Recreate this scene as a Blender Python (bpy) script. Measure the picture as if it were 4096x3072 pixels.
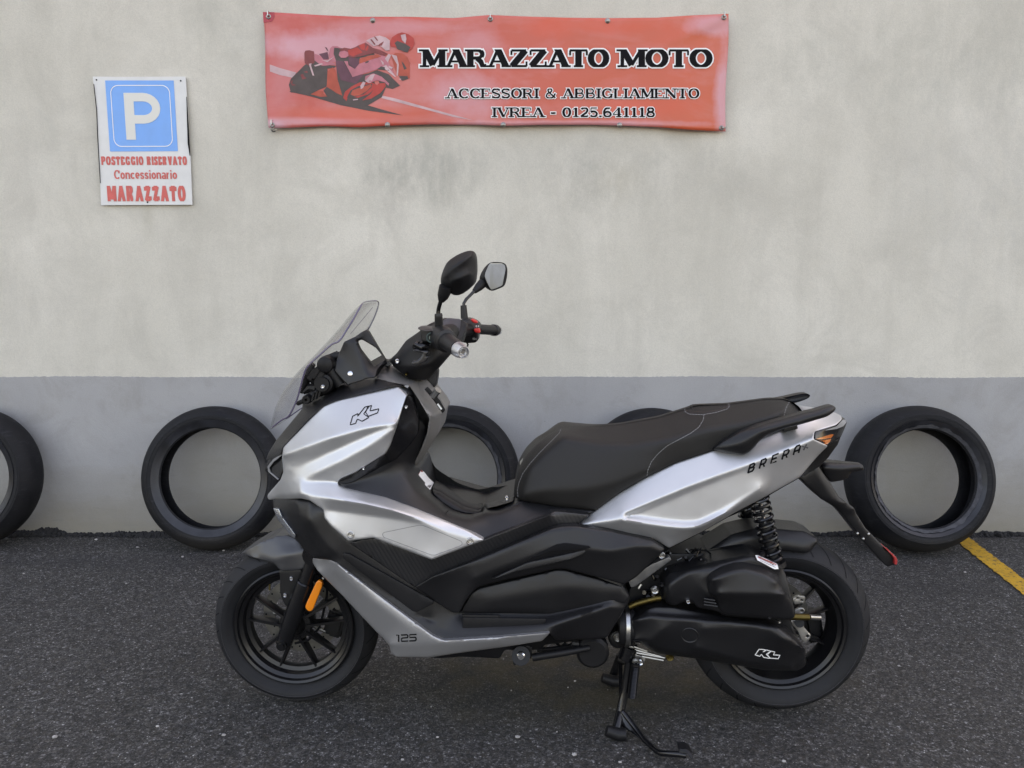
import bpy, bmesh, math, random
import numpy as np
from mathutils import Vector, Matrix
from mathutils.geometry import delaunay_2d_cdt
from mathutils.bvhtree import BVHTree
rnd = random.Random(7)
R = math.radians
scn = bpy.context.scene
for o in list(bpy.data.objects): bpy.data.objects.remove(o)

# ------------------------------------------------------------------ camera
FPX = 3250.0; PITCH = R(8.2); CAM = Vector((0, 0, 1.22))
cd = bpy.data.cameras.new('camera'); cam = bpy.data.objects.new('camera', cd)
scn.collection.objects.link(cam)
cam.location = CAM; cam.rotation_euler = (R(90) - PITCH, 0, 0)
cd.sensor_width = 36; cd.lens = FPX / 4096 * 36; cd.clip_start = 0.05; cd.clip_end = 400
scn.camera = cam
scn.render.resolution_x = 1024; scn.render.resolution_y = 768

# ------------------------------------------------------------------ light
SUN_EL, SUN_AZ = R(42), R(28)          # the sun stands behind the wall, so the yard is in its shade
w = bpy.data.worlds.new('World'); scn.world = w; w.use_nodes = True
nt = w.node_tree; bg = nt.nodes['Background']
sky = nt.nodes.new('ShaderNodeTexSky'); sky.sky_type = 'NISHITA'; sky.sun_disc = False
sky.sun_elevation = SUN_EL; sky.sun_rotation = SUN_AZ; sky.air_density = 1.0; sky.dust_density = 3.0; sky.ozone_density = 1.0
nt.links.new(sky.outputs[0], bg.inputs[0]); bg.inputs[1].default_value = 0.15
sl = bpy.data.lights.new('sun', 'SUN'); sl.energy = 3.2; sl.angle = R(0.5); sl.color = (1, .95, .87)
so = bpy.data.objects.new('sun', sl); scn.collection.objects.link(so)
sd = Vector((math.sin(SUN_AZ) * math.cos(SUN_EL), math.cos(SUN_AZ) * math.cos(SUN_EL), math.sin(SUN_EL)))
so.rotation_euler = sd.to_track_quat('Z', 'Y').to_euler(); so.location = sd * 30
vs = scn.view_settings; vs.view_transform = 'Standard'; vs.look = 'None'; vs.exposure = 2.52; vs.gamma = 1
vs.use_white_balance = True; vs.white_balance_temperature = 9700; vs.white_balance_tint = 20
scn.render.engine = 'CYCLES'; scn.cycles.max_bounces = 8

# ------------------------------------------------------------------ helpers
def ray(px, py):
    u = (px - 2048) / FPX; v = (1536 - py) / FPX
    return Vector((u, math.cos(PITCH) + v * math.sin(PITCH), -math.sin(PITCH) + v * math.cos(PITCH)))
def at_y(px, py, y): d = ray(px, py); return CAM + d * (y / d.y)
def at_z(px, py, z=0.): d = ray(px, py); return CAM + d * ((z - CAM.z) / d.z)
FC = at_z(1204, 2788); RC = at_z(3092, 2820)      # wheel contacts of the scooter
AX = (RC - FC).normalized()                                            # towards its tail
NN = Vector((AX.y, -AX.x, 0))                                          # its left side, towards the viewer
if NN.y > 0: NN = -NN
K0 = (CAM - FC).dot(NN)
def S(px, py, w):                                                      # point at lateral offset w from the scooter's middle plane
    d = ray(px, py); return CAM + d * ((w - K0) / d.dot(NN))
def mir(p): return p - NN * (2 * (p - FC).dot(NN))
def wof(p): return (p - FC).dot(NN)
CR = dict(A=(1000, 950, 1.8433), B=(1000, 1650, 1.8433), C=(800, 2050, 1.8433), D=(1900, 1500, 1.8433), E=(2500, 1450, 1.8433),
          F=(2300, 2050, 1.8433), G=(1000, 0, 1.106), H=(300, 250, 2.5517), I=(1850, 2400, 2.0109), J=(1500, 980, 3.6867),
          K=(1040, 1180, 3.6867), L=(0, 1450, 1.8433), M=(3200, 1500, 1.7467), N=(1580, 1500, 2.5517), O=(2900, 1600, 2.37),
          Q=(2400, 2300, 4.148), R=(500, 0, 1.8433), T=(1120, 90, 3.6867), Z=(0, 0, 1))
def c(tag, *pts):                                                      # tracing sheet coordinates -> measured (x, y[, w])
    ox, oy, s = CR[tag]; return [(ox + p[0] / s, oy + p[1] / s) + tuple(p[2:]) for p in pts]
def c1(tag, x, y): return c(tag, (x, y))[0]

def new_obj(name, verts, faces, mat, parent=None, smooth=True, sharp=35):
    me = bpy.data.meshes.new(name)
    base = parent_loc(parent)
    me.from_pydata([tuple(Vector(v) - base) for v in verts], [], faces); me.validate(); me.update()
    bm = bmesh.new(); bm.from_mesh(me); bmesh.ops.recalc_face_normals(bm, faces=bm.faces)
    for f in bm.faces: f.smooth = smooth
    if smooth:
        a = R(sharp)
        for e in bm.edges:
            if len(e.link_faces) == 2 and e.calc_face_angle(0) > a: e.smooth = False
    bm.to_mesh(me); bm.free()
    me.materials.append(mat)
    o = bpy.data.objects.new(name, me); scn.collection.objects.link(o)
    if parent: o.parent = parent
    return o
def parent_loc(p):
    v = Vector((0, 0, 0))
    while p: v += p.location; p = p.parent
    return v
def empty(name, loc, label, cat, group=None):
    o = bpy.data.objects.new(name, None); scn.collection.objects.link(o); o.location = loc
    o['label'] = label; o['category'] = cat
    if group: o['group'] = group
    o.empty_display_size = .1
    return o

class MB:                                                              # collects geometry for ONE mesh
    def __init__(s): s.v = []; s.f = []
    def add(s, vs_, fs_):
        n = len(s.v); s.v += [Vector(v) for v in vs_]; s.f += [tuple(i + n for i in f) for f in fs_]
    def tube(s, pts, r, n=12, cap=True, close=False):
        pts = [Vector(p) for p in pts]; m = len(pts)
        rr = r if isinstance(r, (list, tuple)) else [r] * m
        t0 = (pts[1] - pts[0]).normalized()
        up = Vector((0, 0, 1)) if abs(t0.z) < .9 else Vector((1, 0, 0))
        a = t0.cross(up).normalized(); V = []
        for i, p in enumerate(pts):
            if i == 0: t = t0
            elif i == m - 1: t = (pts[i] - pts[i - 1]).normalized()
            else: t = ((pts[i + 1] - p).normalized() + (p - pts[i - 1]).normalized()).normalized()
            a = (a - t * a.dot(t)).normalized(); b = t.cross(a)
            for k in range(n):
                an = 2 * math.pi * k / n; V.append(p + (a * math.cos(an) + b * math.sin(an)) * rr[i])
        Fs = [(i * n + k, i * n + (k + 1) % n, (i + 1) * n + (k + 1) % n, (i + 1) * n + k) for i in range(m - 1) for k in range(n)]
        if cap: Fs += [tuple(range(n))[::-1], tuple(range((m - 1) * n, m * n))]
        s.add(V, Fs); return s
    def lathe(s, prof, cen, axis, n=64, a0=0, a1=2 * math.pi, close=True):       # prof: (radius, offset along axis)
        axis = Vector(axis).normalized(); cen = Vector(cen)
        x = axis.cross(Vector((0, 0, 1)))
        x = Vector((1, 0, 0)) if x.length < .01 else x.normalized()
        z = x.cross(axis); m = len(prof); V = []
        full = abs(a1 - a0 - 2 * math.pi) < 1e-6; N_ = n if full else n + 1
        for k in range(N_):
            an = a0 + (a1 - a0) * k / n; d = x * math.cos(an) + z * math.sin(an)
            V += [cen + d * r_ + axis * h_ for r_, h_ in prof]
        Fs = []
        for k in range(n):
            k2 = (k + 1) % N_
            for i in range(m if close else m - 1):
                j = (i + 1) % m; Fs.append((k * m + i, k * m + j, k2 * m + j, k2 * m + i))
        s.add(V, Fs); return s
    def box(s, cen, sx, sy, sz, M=None, bev=0):
        bm = bmesh.new(); bmesh.ops.create_cube(bm, size=1)
        for v in bm.verts: v.co = Vector((v.co.x * sx, v.co.y * sy, v.co.z * sz))
        if bev: bmesh.ops.bevel(bm, geom=list(bm.edges), offset=bev, segments=2, affect='EDGES')
        bm.verts.index_update()
        M = M or Matrix.Identity(3)
        s.add([Vector(cen) + M @ v.co for v in bm.verts], [tuple(v.index for v in f.verts) for f in bm.faces]); bm.free(); return s
    def ball(s, cen, rx, ry=None, rz=None, M=None, n=16):
        bm = bmesh.new(); bmesh.ops.create_uvsphere(bm, u_segments=n, v_segments=n // 2 + 2, radius=1)
        M = M or Matrix.Identity(3); ry = ry or rx; rz = rz or rx; bm.verts.index_update()
        s.add([Vector(cen) + M @ Vector((v.co.x * rx, v.co.y * ry, v.co.z * rz)) for v in bm.verts], [tuple(v.index for v in f.verts) for f in bm.faces])
        bm.free(); return s
    def build(s, name, mat, parent=None, **k): return new_obj(name, s.v, s.f, mat, parent, **k)

def inside(poly, x, y):
    r = False; j = len(poly) - 1
    for i in range(len(poly)):
        xi, yi = poly[i][0], poly[i][1]; xj, yj = poly[j][0], poly[j][1]
        if (yi > y) != (yj > y) and x < (xj - xi) * (y - yi) / (yj - yi) + xi: r = not r
        j = i
    return r
def round_poly(P, rad):
    out = []; n = len(P)
    for i in range(n):
        a, b, d = P[i - 1], P[i], P[(i + 1) % n]
        la = math.hypot(a[0] - b[0], a[1] - b[1]); ld = math.hypot(d[0] - b[0], d[1] - b[1])
        if la < 1e-6 or ld < 1e-6: continue
        ra = min(rad, la * .4) / la; rd = min(rad, ld * .4) / ld
        p = [b[k] + (a[k] - b[k]) * ra for k in range(len(b))]; q = [b[k] + (d[k] - b[k]) * rd for k in range(len(b))]
        out.append(tuple(p))
        for t in (.33, .67): out.append(tuple((1 - t) ** 2 * p[k] + 2 * t * (1 - t) * b[k] + t * t * q[k] for k in range(len(b))))
        out.append(tuple(q))
    return out
def resample(P, step, closed):
    out = []; n = len(P)
    for i in range(n if closed else n - 1):
        a, b = P[i], P[(i + 1) % n]; L = math.hypot(a[0] - b[0], a[1] - b[1]); k = max(1, int(math.ceil(L / step)))
        for j in range(k): out.append(tuple(a[q] + (b[q] - a[q]) * j / k for q in range(len(a))))
    if not closed: out.append(tuple(P[-1]))
    return out

def field_mesh(outline, creases, grid, fr, rad, bulge, holes=(), smooth_n=5):
    P = resample(round_poly(outline, rad), grid, True); rings = [P]
    Hs = [resample(round_poly(h, rad), grid, True) for h in holes]
    pts = []; w_ = []; fixed = []; edges = []
    def addloop(L, closed, fx=True):
        b = len(pts)
        for p in L: pts.append((p[0], p[1])); w_.append(p[2] if len(p) > 2 else 0); fixed.append(fx)
        n = len(L)
        for i in range(n if closed else n - 1): edges.append((b + i, b + (i + 1) % n))
    addloop(P, True)
    for h in Hs: addloop(h, True)
    for cr_ in creases: addloop(resample([tuple(q) for q in cr_], grid * .7, False), False)
    bx = np.array([[p[0], p[1]] for L in [P] + Hs for p in L]); ex = np.array([[L[(i + 1) % len(L)][0], L[(i + 1) % len(L)][1]] for L in [P] + Hs for i in range(len(L))])
    def dist(x, y):
        d = ex - bx; t = np.clip(((x - bx[:, 0]) * d[:, 0] + (y - bx[:, 1]) * d[:, 1]) / (np.maximum((d ** 2).sum(1), 1e-9)), 0, 1)
        return float(np.sqrt(((bx + d * t[:, None] - (x, y)) ** 2).sum(1)).min())
    CS = [resample([tuple(q) for q in cr_], grid * .7, False) for cr_ in creases]
    if CS:
        cb0 = np.array([[L[i][0], L[i][1]] for L in CS for i in range(len(L) - 1)]); cb1 = np.array([[L[i + 1][0], L[i + 1][1]] for L in CS for i in range(len(L) - 1)])
    def cdist(x, y):
        if not CS: return 1e9
        d = cb1 - cb0; t = np.clip(((x - cb0[:, 0]) * d[:, 0] + (y - cb0[:, 1]) * d[:, 1]) / (np.maximum((d ** 2).sum(1), 1e-9)), 0, 1)
        return float(np.sqrt(((cb0 + d * t[:, None] - (x, y)) ** 2).sum(1)).min())
    def ok(x, y): return inside(P, x, y) and not any(inside(h, x, y) for h in Hs)
    frp = fr * 1443
    if fr > 0:
        for k in (.18, .5, 1.):
            off = frp * k
            for L in [P] + Hs:
                for i in range(len(L)):
                    a, b = L[i - 1], L[(i + 1) % len(L)]; tx, ty = b[0] - a[0], b[1] - a[1]; l = math.hypot(tx, ty) or 1
                    for sg in (1, -1):
                        x = L[i][0] - sg * ty / l * off; y = L[i][1] + sg * tx / l * off
                        if ok(x, y) and dist(x, y) > off * .93 and cdist(x, y) > off * .3: pts.append((x, y)); w_.append(0); fixed.append(False)
    for L in CS:                                                       # regular rows beside each crease keep its shading clean
        for i in range(len(L)):
            a, b = L[max(i - 1, 0)], L[min(i + 1, len(L) - 1)]; tx, ty = b[0] - a[0], b[1] - a[1]; l = math.hypot(tx, ty) or 1
            for q in (.5, -.5, 1.05, -1.05):
                x = L[i][0] - ty / l * grid * q; y = L[i][1] + tx / l * grid * q
                if ok(x, y) and dist(x, y) > max(grid * .4, frp * 1.2) and cdist(x, y) > grid * abs(q) * .9: pts.append((x, y)); w_.append(0); fixed.append(False)
    x0, y0 = bx.min(0); x1, y1 = bx.max(0)
    ny = int((y1 - y0) / grid) + 1; nx = int((x1 - x0) / grid) + 1
    for j in range(ny + 1):
        for i in range(nx + 1):
            x = x0 + (i + (.5 if j % 2 else 0)) * grid; y = y0 + j * grid
            if ok(x, y) and dist(x, y) > max(grid * .45, frp * 1.25) and cdist(x, y) > grid * 1.6: pts.append((x, y)); w_.append(0); fixed.append(False)
    vo, eo, fo, ov, oe, of = delaunay_2d_cdt([Vector(p) for p in pts], edges, [], 1, 1e-4)
    n = len(vo); W = np.zeros(n); fx = np.zeros(n, bool); vx = np.array([[v.x, v.y] for v in vo])
    for i in range(n):
        for k in ov[i]:
            if fixed[k]: W[i] = w_[k]; fx[i] = True
    F_ = []
    for f in fo:
        cx = sum(vx[i][0] for i in f) / 3; cy = sum(vx[i][1] for i in f) / 3
        if ok(cx, cy): F_.append(tuple(f))
    used = sorted({i for f in F_ for i in f}); mp = {a: b for b, a in enumerate(used)}
    F_ = [tuple(mp[i] for i in f) for f in F_]; vx = vx[used]; W = W[used]; fx = fx[used]; n = len(used)
    E = set()
    for f in F_:
        for a, b in ((f[0], f[1]), (f[1], f[2]), (f[2], f[0])): E.add((min(a, b), max(a, b)))
    E = np.array(sorted(E)); ea, eb = E[:, 0], E[:, 1]
    le = np.sqrt(((vx[ea] - vx[eb]) ** 2).sum(1)); eid = {(int(a), int(b)): i for i, (a, b) in enumerate(E)}; we = np.zeros(len(E))
    for f in F_:
        for k in range(3):
            a, b, o_ = f[k], f[(k + 1) % 3], f[(k + 2) % 3]; u_ = vx[a] - vx[o_]; v_ = vx[b] - vx[o_]
            we[eid[(min(a, b), max(a, b))]] += .5 * (u_ @ v_) / max(abs(u_[0] * v_[1] - u_[1] * v_[0]), 1e-3)
    we = np.clip(we, .02, 8)
    free = ~fx
    # vertices created where a crease meets another constraint start as free but near the right value
    def Lap(u): d = (u[ea] - u[eb]) * we; return np.bincount(ea, d, n) - np.bincount(eb, d, n)
    area = .25 * (np.bincount(ea, le ** 2, n) + np.bincount(eb, le ** 2, n)) * .6
    b_ = -Lap(np.where(fx, W, 0)) + bulge * area * 1e-6; b_[fx] = 0; x = np.zeros(n); x[free] = W[fx].mean() if fx.any() else 0
    dg = np.bincount(ea, we, n) + np.bincount(eb, we, n)
    ax_ = Lap(x * free); ax_[fx] = 0; r_ = b_ - ax_; z_ = r_ / dg; p_ = z_.copy(); rz = r_ @ z_
    for it in range(900):
        ap = Lap(p_); ap[fx] = 0; al = rz / max(p_ @ ap, 1e-30); x += al * p_; r_ -= al * ap
        if np.abs(r_).max() < 1e-9: break
        z_ = r_ / dg; rn = r_ @ z_; p_ = z_ + (rn / rz) * p_; rz = rn
    W = np.where(fx, W, x)
    bnd = np.array([dist(*vx[i]) < .5 for i in range(n)])
    for it in range(smooth_n):                                        # soften the creases: diffuse over about 3 mm per pass
        L_ = Lap(W) / np.maximum(dg, 1e-6); W = np.where(bnd, W, W - .5 * L_)
    if fr > 0:
        for i in range(n):
            d = dist(*vx[i]) / 1443
            if d < fr: W[i] -= fr - math.sqrt(max(0, fr * fr - (fr - d) ** 2))
    cnt = {}
    for f in F_:
        for a, b in ((f[0], f[1]), (f[1], f[2]), (f[2], f[0])): cnt[(a, b)] = 1
    bd = [(a, b) for (a, b) in cnt if (b, a) not in cnt]
    return vx, W, F_, bd

BV = {}
def panel(name, parent, mat, outline, creases=(), mode='shell', t=.012, grid=22, fr=.004, rad=8, bulge=0, far=False, holes=(), wd=None, sharp=50, fcap=None, sn=5, fb=None, fshift=0):
    outline = [(p[0], p[1], p[2] if len(p) > 2 else wd) for p in outline]
    creases = [[(p[0], p[1], p[2] if len(p) > 2 else wd) for p in cr_] for cr_ in creases]
    holes = [[(p[0], p[1], p[2] if len(p) > 2 else wd) for p in h] for h in holes]
    vx, W, F_, bd = field_mesh(outline, creases, grid, fr, rad, bulge, holes, sn)
    top = [S(vx[i][0], vx[i][1], W[i]) for i in range(len(vx))]; n = len(top)
    if mode == 'solid': back = [mir(p) + (NN * max(0, wof(p) - (fcap(vx[i][0]) if callable(fcap) else fcap)) if fcap is not None else Vector((0, 0, 0))) for i, p in enumerate(top)]
    elif fb is None: back = [p - NN * t for p in top]
    if fb is not None: back = [p - NN * (max(wof(p) + fb, .002)) for p in top]
    V = top + back; Fs = list(F_) + [tuple(i + n for i in f[::-1]) for f in F_] + [(a, b, b + n, a + n) for a, b in bd]
    o = new_obj(name, V, Fs, mat, parent, sharp=sharp)
    BV[o.name] = BVHTree.FromPolygons([tuple(p) for p in top], F_); o_bv = BV[o.name]
    o['_'] = 0; del o['_']
    if far and mode != 'solid': new_obj(name, [mir(p) + NN * fshift for p in V], [f[::-1] for f in Fs], mat, parent, sharp=sharp)
    return o, o_bv
def hit(bv, px, py, eps=.0012):
    d = ray(px, py).normalized()
    for dx, dy in ((0, 0), (6, 0), (-6, 0), (0, 6), (0, -6), (14, 0), (-14, 0), (0, 14), (0, -14)):
        d2 = ray(px + dx, py + dy).normalized(); h = bv.ray_cast(CAM, d2)
        if h[0] is not None: return CAM + d * (h[3] - eps * 1.0)
    h = bv.find_nearest(CAM + d * 2); return CAM + d * ((h[0] - CAM).length - eps)
def hitn(bv, px, py):
    d = ray(px, py).normalized(); h = bv.ray_cast(CAM, d)
    if h[0] is None: return S(px, py, .2), NN
    nrm = h[1] if h[1].dot(d) < 0 else -h[1]
    return h[0], nrm

def cdt_union(polys):
    V = []; E = []; PL = []
    for p in polys:
        a = sum(p[i - 1][0] * p[i][1] - p[i][0] * p[i - 1][1] for i in range(len(p)))
        if abs(a) < 1e-9: continue
        b = len(V); n = len(p); V += [Vector((q[0], q[1])) for q in p]; E += [(b + k, b + (k + 1) % n) for k in range(n)]; PL.append(p)
    vo, eo, fo, ov, oe, of = delaunay_2d_cdt(V, E, [], 1, 1e-5)
    bb = np.array([[min(q[0] for q in p), max(q[0] for q in p), min(q[1] for q in p), max(q[1] for q in p)] for p in PL]); out = []
    for f in fo:
        x = sum(vo[i].x for i in f) / len(f); y = sum(vo[i].y for i in f) / len(f)
        for k in np.nonzero((bb[:, 0] <= x) & (bb[:, 1] >= x) & (bb[:, 2] <= y) & (bb[:, 3] >= y))[0]:
            if inside(PL[k], x, y): out.append(tuple(f)); break
    return vo, out
def flat(name, parent, mat, polys, fmap, step=None):
    vo, fs_ = cdt_union(polys)
    return new_obj(name, [fmap(v.x, v.y) for v in vo], fs_, mat, parent, smooth=False)

# ---------------------------------------------------------------- stroke lettering
def arc(cx, cy, rx, ry, a0, a1, n=10): return [(cx + rx * math.cos(R(a0 + (a1 - a0) * i / n)), cy + ry * math.sin(R(a0 + (a1 - a0) * i / n))) for i in range(n + 1)]
# glyph: width, strokes (points, heavy?), serifs (x, y 0|1)
GL = {
 'M': (1.05, [([(.12, 0), (.12, 1)], .55), ([(.14, 1), (.5, .12)], 1), ([(.5, .12), (.88, 1)], .5), ([(.9, 1), (.9, 0)], 1)], [(.12, 0), (.9, 0), (.08, 1), (.94, 1)]),
 'A': (.95, [([(.1, 0), (.45, 1)], .45), ([(.45, 1), (.82, 0)], 1), ([(.22, .32), (.7, .32)], .3)], [(.1, 0), (.82, 0)]),
 'R': (.92, [([(.15, 0), (.15, 1)], 1), ([(.15, .95)] + arc(.45, .73, .22, .22, 90, -90) + [(.15, .51)], .5), ([(.62, .9)] + arc(.6, .73, .08, .15, 60, -60, 4), .7), ([(.45, .5), (.62, .3), (.7, .06), (.85, .05)], .8)], [(.15, 0), (.12, 1)]),
 'Z': (.85, [([(.1, .94), (.75, .94)], .35), ([(.72, .95), (.13, .05)], 1), ([(.1, .06), (.78, .06)], .35), ([(.1, .68), (.1, .94)], .3), ([(.77, .06), (.77, .32)], .3)], []),
 'T': (.85, [([(.42, 0), (.42, 1)], 1), ([(.04, .94), (.8, .94)], .35), ([(.05, .66), (.05, .94)], .3), ([(.79, .66), (.79, .94)], .3)], [(.42, 0)]),
 'O': (.92, [(arc(.46, .5, .34, .45, 0, 360, 20), 'v')], []),
 'C': (.88, [(arc(.48, .5, .36, .45, 45, 315, 16), 'v'), ([(.76, .62), (.76, .95)], .3)], []),
 'E': (.82, [([(.15, 0), (.15, 1)], 1), ([(.1, .94), (.7, .94)], .35), ([(.15, .5), (.5, .5)], .3), ([(.1, .06), (.74, .06)], .35), ([(.7, .94), (.7, .68)], .3), ([(.73, .06), (.73, .34)], .3)], [(.12, 0), (.12, 1)]),
 'S': (.76, [(arc(.38, .72, .27, .23, 20, 180, 8) + [(.12, .62), (.62, .4)] + arc(.38, .28, .27, .23, 0, -160, 8), .75), ([(.65, .7), (.65, .96)], .25), ([(.09, .04), (.09, .32)], .25)], []),
 'I': (.42, [([(.2, 0), (.2, 1)], 1)], [(.2, 0), (.2, 1)]),
 'B': (.85, [([(.15, 0), (.15, 1)], 1), ([(.1, .95)] + arc(.42, .73, .22, .22, 90, -90, 8) + [(.15, .51)], .55), ([(.15, .51)] + arc(.46, .28, .24, .24, 90, -90, 8) + [(.1, .05)], .6)], []),
 'G': (.92, [(arc(.48, .5, .36, .45, 45, 325, 16), 'v'), ([(.78, .05), (.78, .42)], .8), ([(.55, .42), (.9, .42)], .3), ([(.76, .65), (.76, .95)], .3)], []),
 'L': (.8, [([(.18, 0), (.18, 1)], 1), ([(.1, .06), (.72, .06)], .35), ([(.71, .06), (.71, .36)], .3)], [(.18, 1)]),
 'N': (.98, [([(.14, 0), (.14, 1)], .45), ([(.14, .98), (.8, .04)], 1), ([(.8, 0), (.8, 1)], .45)], [(.14, 0), (.1, 1), (.8, 1)]),
 'V': (.92, [([(.1, 1), (.48, 0)], 1), ([(.48, 0), (.82, 1)], .45)], [(.1, 1), (.82, 1)]),
 'P': (.8, [([(.15, 0), (.15, 1)], 1), ([(.15, .95)] + arc(.42, .7, .26, .25, 90, -90) + [(.15, .45)], .9)], []),
 '&': (.95, [([(.82, .5), (.7, .2)] + arc(.4, .25, .28, .22, -40, -190, 8) + [(.2, .48), (.5, .66)] + arc(.4, .82, .15, .14, -10, 190, 8) + [(.3, .65), (.82, .04)], .6)], []),
 '-': (.5, [([(.06, .42), (.42, .42)], .7)], []),
 '.': (.32, [([(.15, .0), (.15, .17)], 1)], []),
 ' ': (.42, [], []),
 '0': (.74, [(arc(.36, .5, .25, .45, 0, 360, 18), 'v')], []),
 '1': (.6, [([(.32, 0), (.32, .98)], 1), ([(.32, .93), (.1, .8)], .35)], [(.32, 0)]),
 '2': (.72, [(arc(.36, .72, .24, .23, 160, -20, 8) + [(.5, .45), (.1, .08)], .8), ([(.08, .08), (.62, .08)], .6), ([(.63, .06), (.63, .26)], .25)], []),
 '5': (.72, [([(.15, .94), (.6, .94)], .45), ([(.15, .95), (.14, .52)], .35), ([(.14, .52)] + arc(.34, .32, .26, .27, 110, -150, 10), .8)], []),
 '6': (.74, [(arc(.4, .45, .3, .5, 60, 180, 8) + arc(.37, .3, .25, .25, 180, 540, 14), .8)], []),
 '4': (.76, [([(.5, 0), (.5, 1)], 1), ([(.5, .96), (.06, .3)], .35), ([(.04, .28), (.7, .28)], .35)], [(.5, 0)]),
 '8': (.74, [(arc(.37, .74, .2, .21, 0, 360, 14), .8), (arc(.37, .28, .25, .24, 0, 360, 14), .8)], []),
 'o': (.7, [(arc(.34, .36, .22, .3, 0, 360, 14), 1)], []),
 'n': (.7, [([(.12, 0), (.12, .72)], 1), ([(.12, .5)] + arc(.34, .48, .2, .19, 150, 0, 6) + [(.54, 0)], 1)], []),
 'c': (.66, [(arc(.34, .36, .22, .3, 40, 320, 12), 1)], []),
 'e': (.68, [([(.14, .36), (.54, .36)] + arc(.34, .38, .2, .28, 0, 310, 12), .9)], []),
 's': (.62, [(arc(.3, .52, .19, .15, 10, 180, 6) + [(.14, .42), (.46, .28)] + arc(.3, .2, .19, .15, 0, -170, 6), .85)], []),
 'i': (.34, [([(.15, 0), (.15, .7)], 1), ([(.15, .84), (.15, 1)], 1)], []),
 'a': (.68, [([(.54, 0), (.54, .5)] + arc(.34, .5, .2, .17, 0, 150, 6), .9), (arc(.33, .2, .2, .15, 0, 360, 12), .8)], []),
 'r': (.5, [([(.12, 0), (.12, .72)], 1), ([(.12, .45)] + arc(.36, .42, .22, .24, 160, 80, 5), 1)], []),
}
def ribbon(P, wf, ext=0.):
    n = len(P); L = []; Rr = []
    closed = math.hypot(P[0][0] - P[-1][0], P[0][1] - P[-1][1]) < 1e-6
    for i in range(n):
        if closed: a = P[i - 1] if i else P[-2]; b = P[(i + 1)] if i < n - 1 else P[1]
        else: a = P[max(i - 1, 0)]; b = P[min(i + 1, n - 1)]
        tx, ty = b[0] - a[0], b[1] - a[1]; l = math.hypot(tx, ty) or 1; tx /= l; ty /= l
        h = wf(tx, ty) / 2; x, y = P[i]
        if not closed and i == 0: x -= tx * ext; y -= ty * ext
        if not closed and i == n - 1: x += tx * ext; y += ty * ext
        L.append((x - ty * h, y + tx * h)); Rr.append((x + ty * h, y - tx * h))
    return [[L[i], L[i + 1], Rr[i + 1], Rr[i]] for i in range(n - 1)]
def clipy(p, lo, hi):
    for s_, v in ((1, lo), (-1, hi)):
        q = []
        for k in range(len(p)):
            a, b = p[k - 1], p[k]; ia = (a[1] - v) * s_ >= 0; ib = (b[1] - v) * s_ >= 0
            if ia != ib: t = (v - a[1]) / (b[1] - a[1]); q.append((a[0] + (b[0] - a[0]) * t, v))
            if ib: q.append(b)
        p = q
        if not p: return p
    return p
def text_polys(s, x0, x1, yt, yb, thick=.2, serif=True, grow=0., thin=.5, sp=0., shear=0., slab=.17):
    tot = sum(GL[ch][0] + sp for ch in s) - sp; H = yb - yt; sx = (x1 - x0) / tot; polys = []; cx = 0; asp = sx / H
    g = grow / H
    for ch in s:
        wd, st, se = GL[ch]
        def wf(k):
            def f(tx, ty):
                kk = .42 + .58 * abs(ty) if k == 'v' else k
                if not serif: return (thick if abs(ty) > .3 else thick * thin) + 2 * g
                return thick * kk + 2 * g
            return f
        xs = [p[0] for pts, k in st for p in pts] or [0]; mn, mxx = min(xs), max(xs)
        def X_(x):
            if serif or mxx - mn < .05: return (cx + (x if serif else wd / 2)) * asp
            a = cx * asp + thick / 2 + .03; b = (cx + wd) * asp - thick / 2 - .03
            return a + (b - a) * (x - mn) / (mxx - mn)
        loc = []
        for pts, k in st:
            q = [(X_(p[0]), p[1]) for p in pts]
            for e0, e1 in ((0, 1), (-1, -2)):
                a, b = q[e0], q[e1]
                if (a[1] <= .001 or a[1] >= .999) and abs(a[1] - b[1]) > .02:
                    l = math.hypot(a[0] - b[0], a[1] - b[1]); q[e0] = (a[0] + (a[0] - b[0]) / l * .25, a[1] + (a[1] - b[1]) / l * .25)
            loc += ribbon(q, wf(k), g)
            if len(q) == 2 and not serif: pass
        if serif:
            for (sx_, sy_) in se:
                X = X_(sx_); hl = slab * asp * .95 + thick * .5 + g * 1.0; th = .11
                y_a = (0 - g, th + g) if sy_ == 0 else (1 - th - g, 1 + g)
                loc.append([(X - hl, y_a[0]), (X + hl, y_a[0]), (X + hl, y_a[1]), (X - hl, y_a[1])])
        for p in loc:
            p = clipy(p, -g, 1 + g)
            if len(p) > 2: polys.append([(x0 + q[0] * H + shear * (1 - q[1]) * H, yb - q[1] * H) for q in p])
        cx += wd + sp
    return polys

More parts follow.
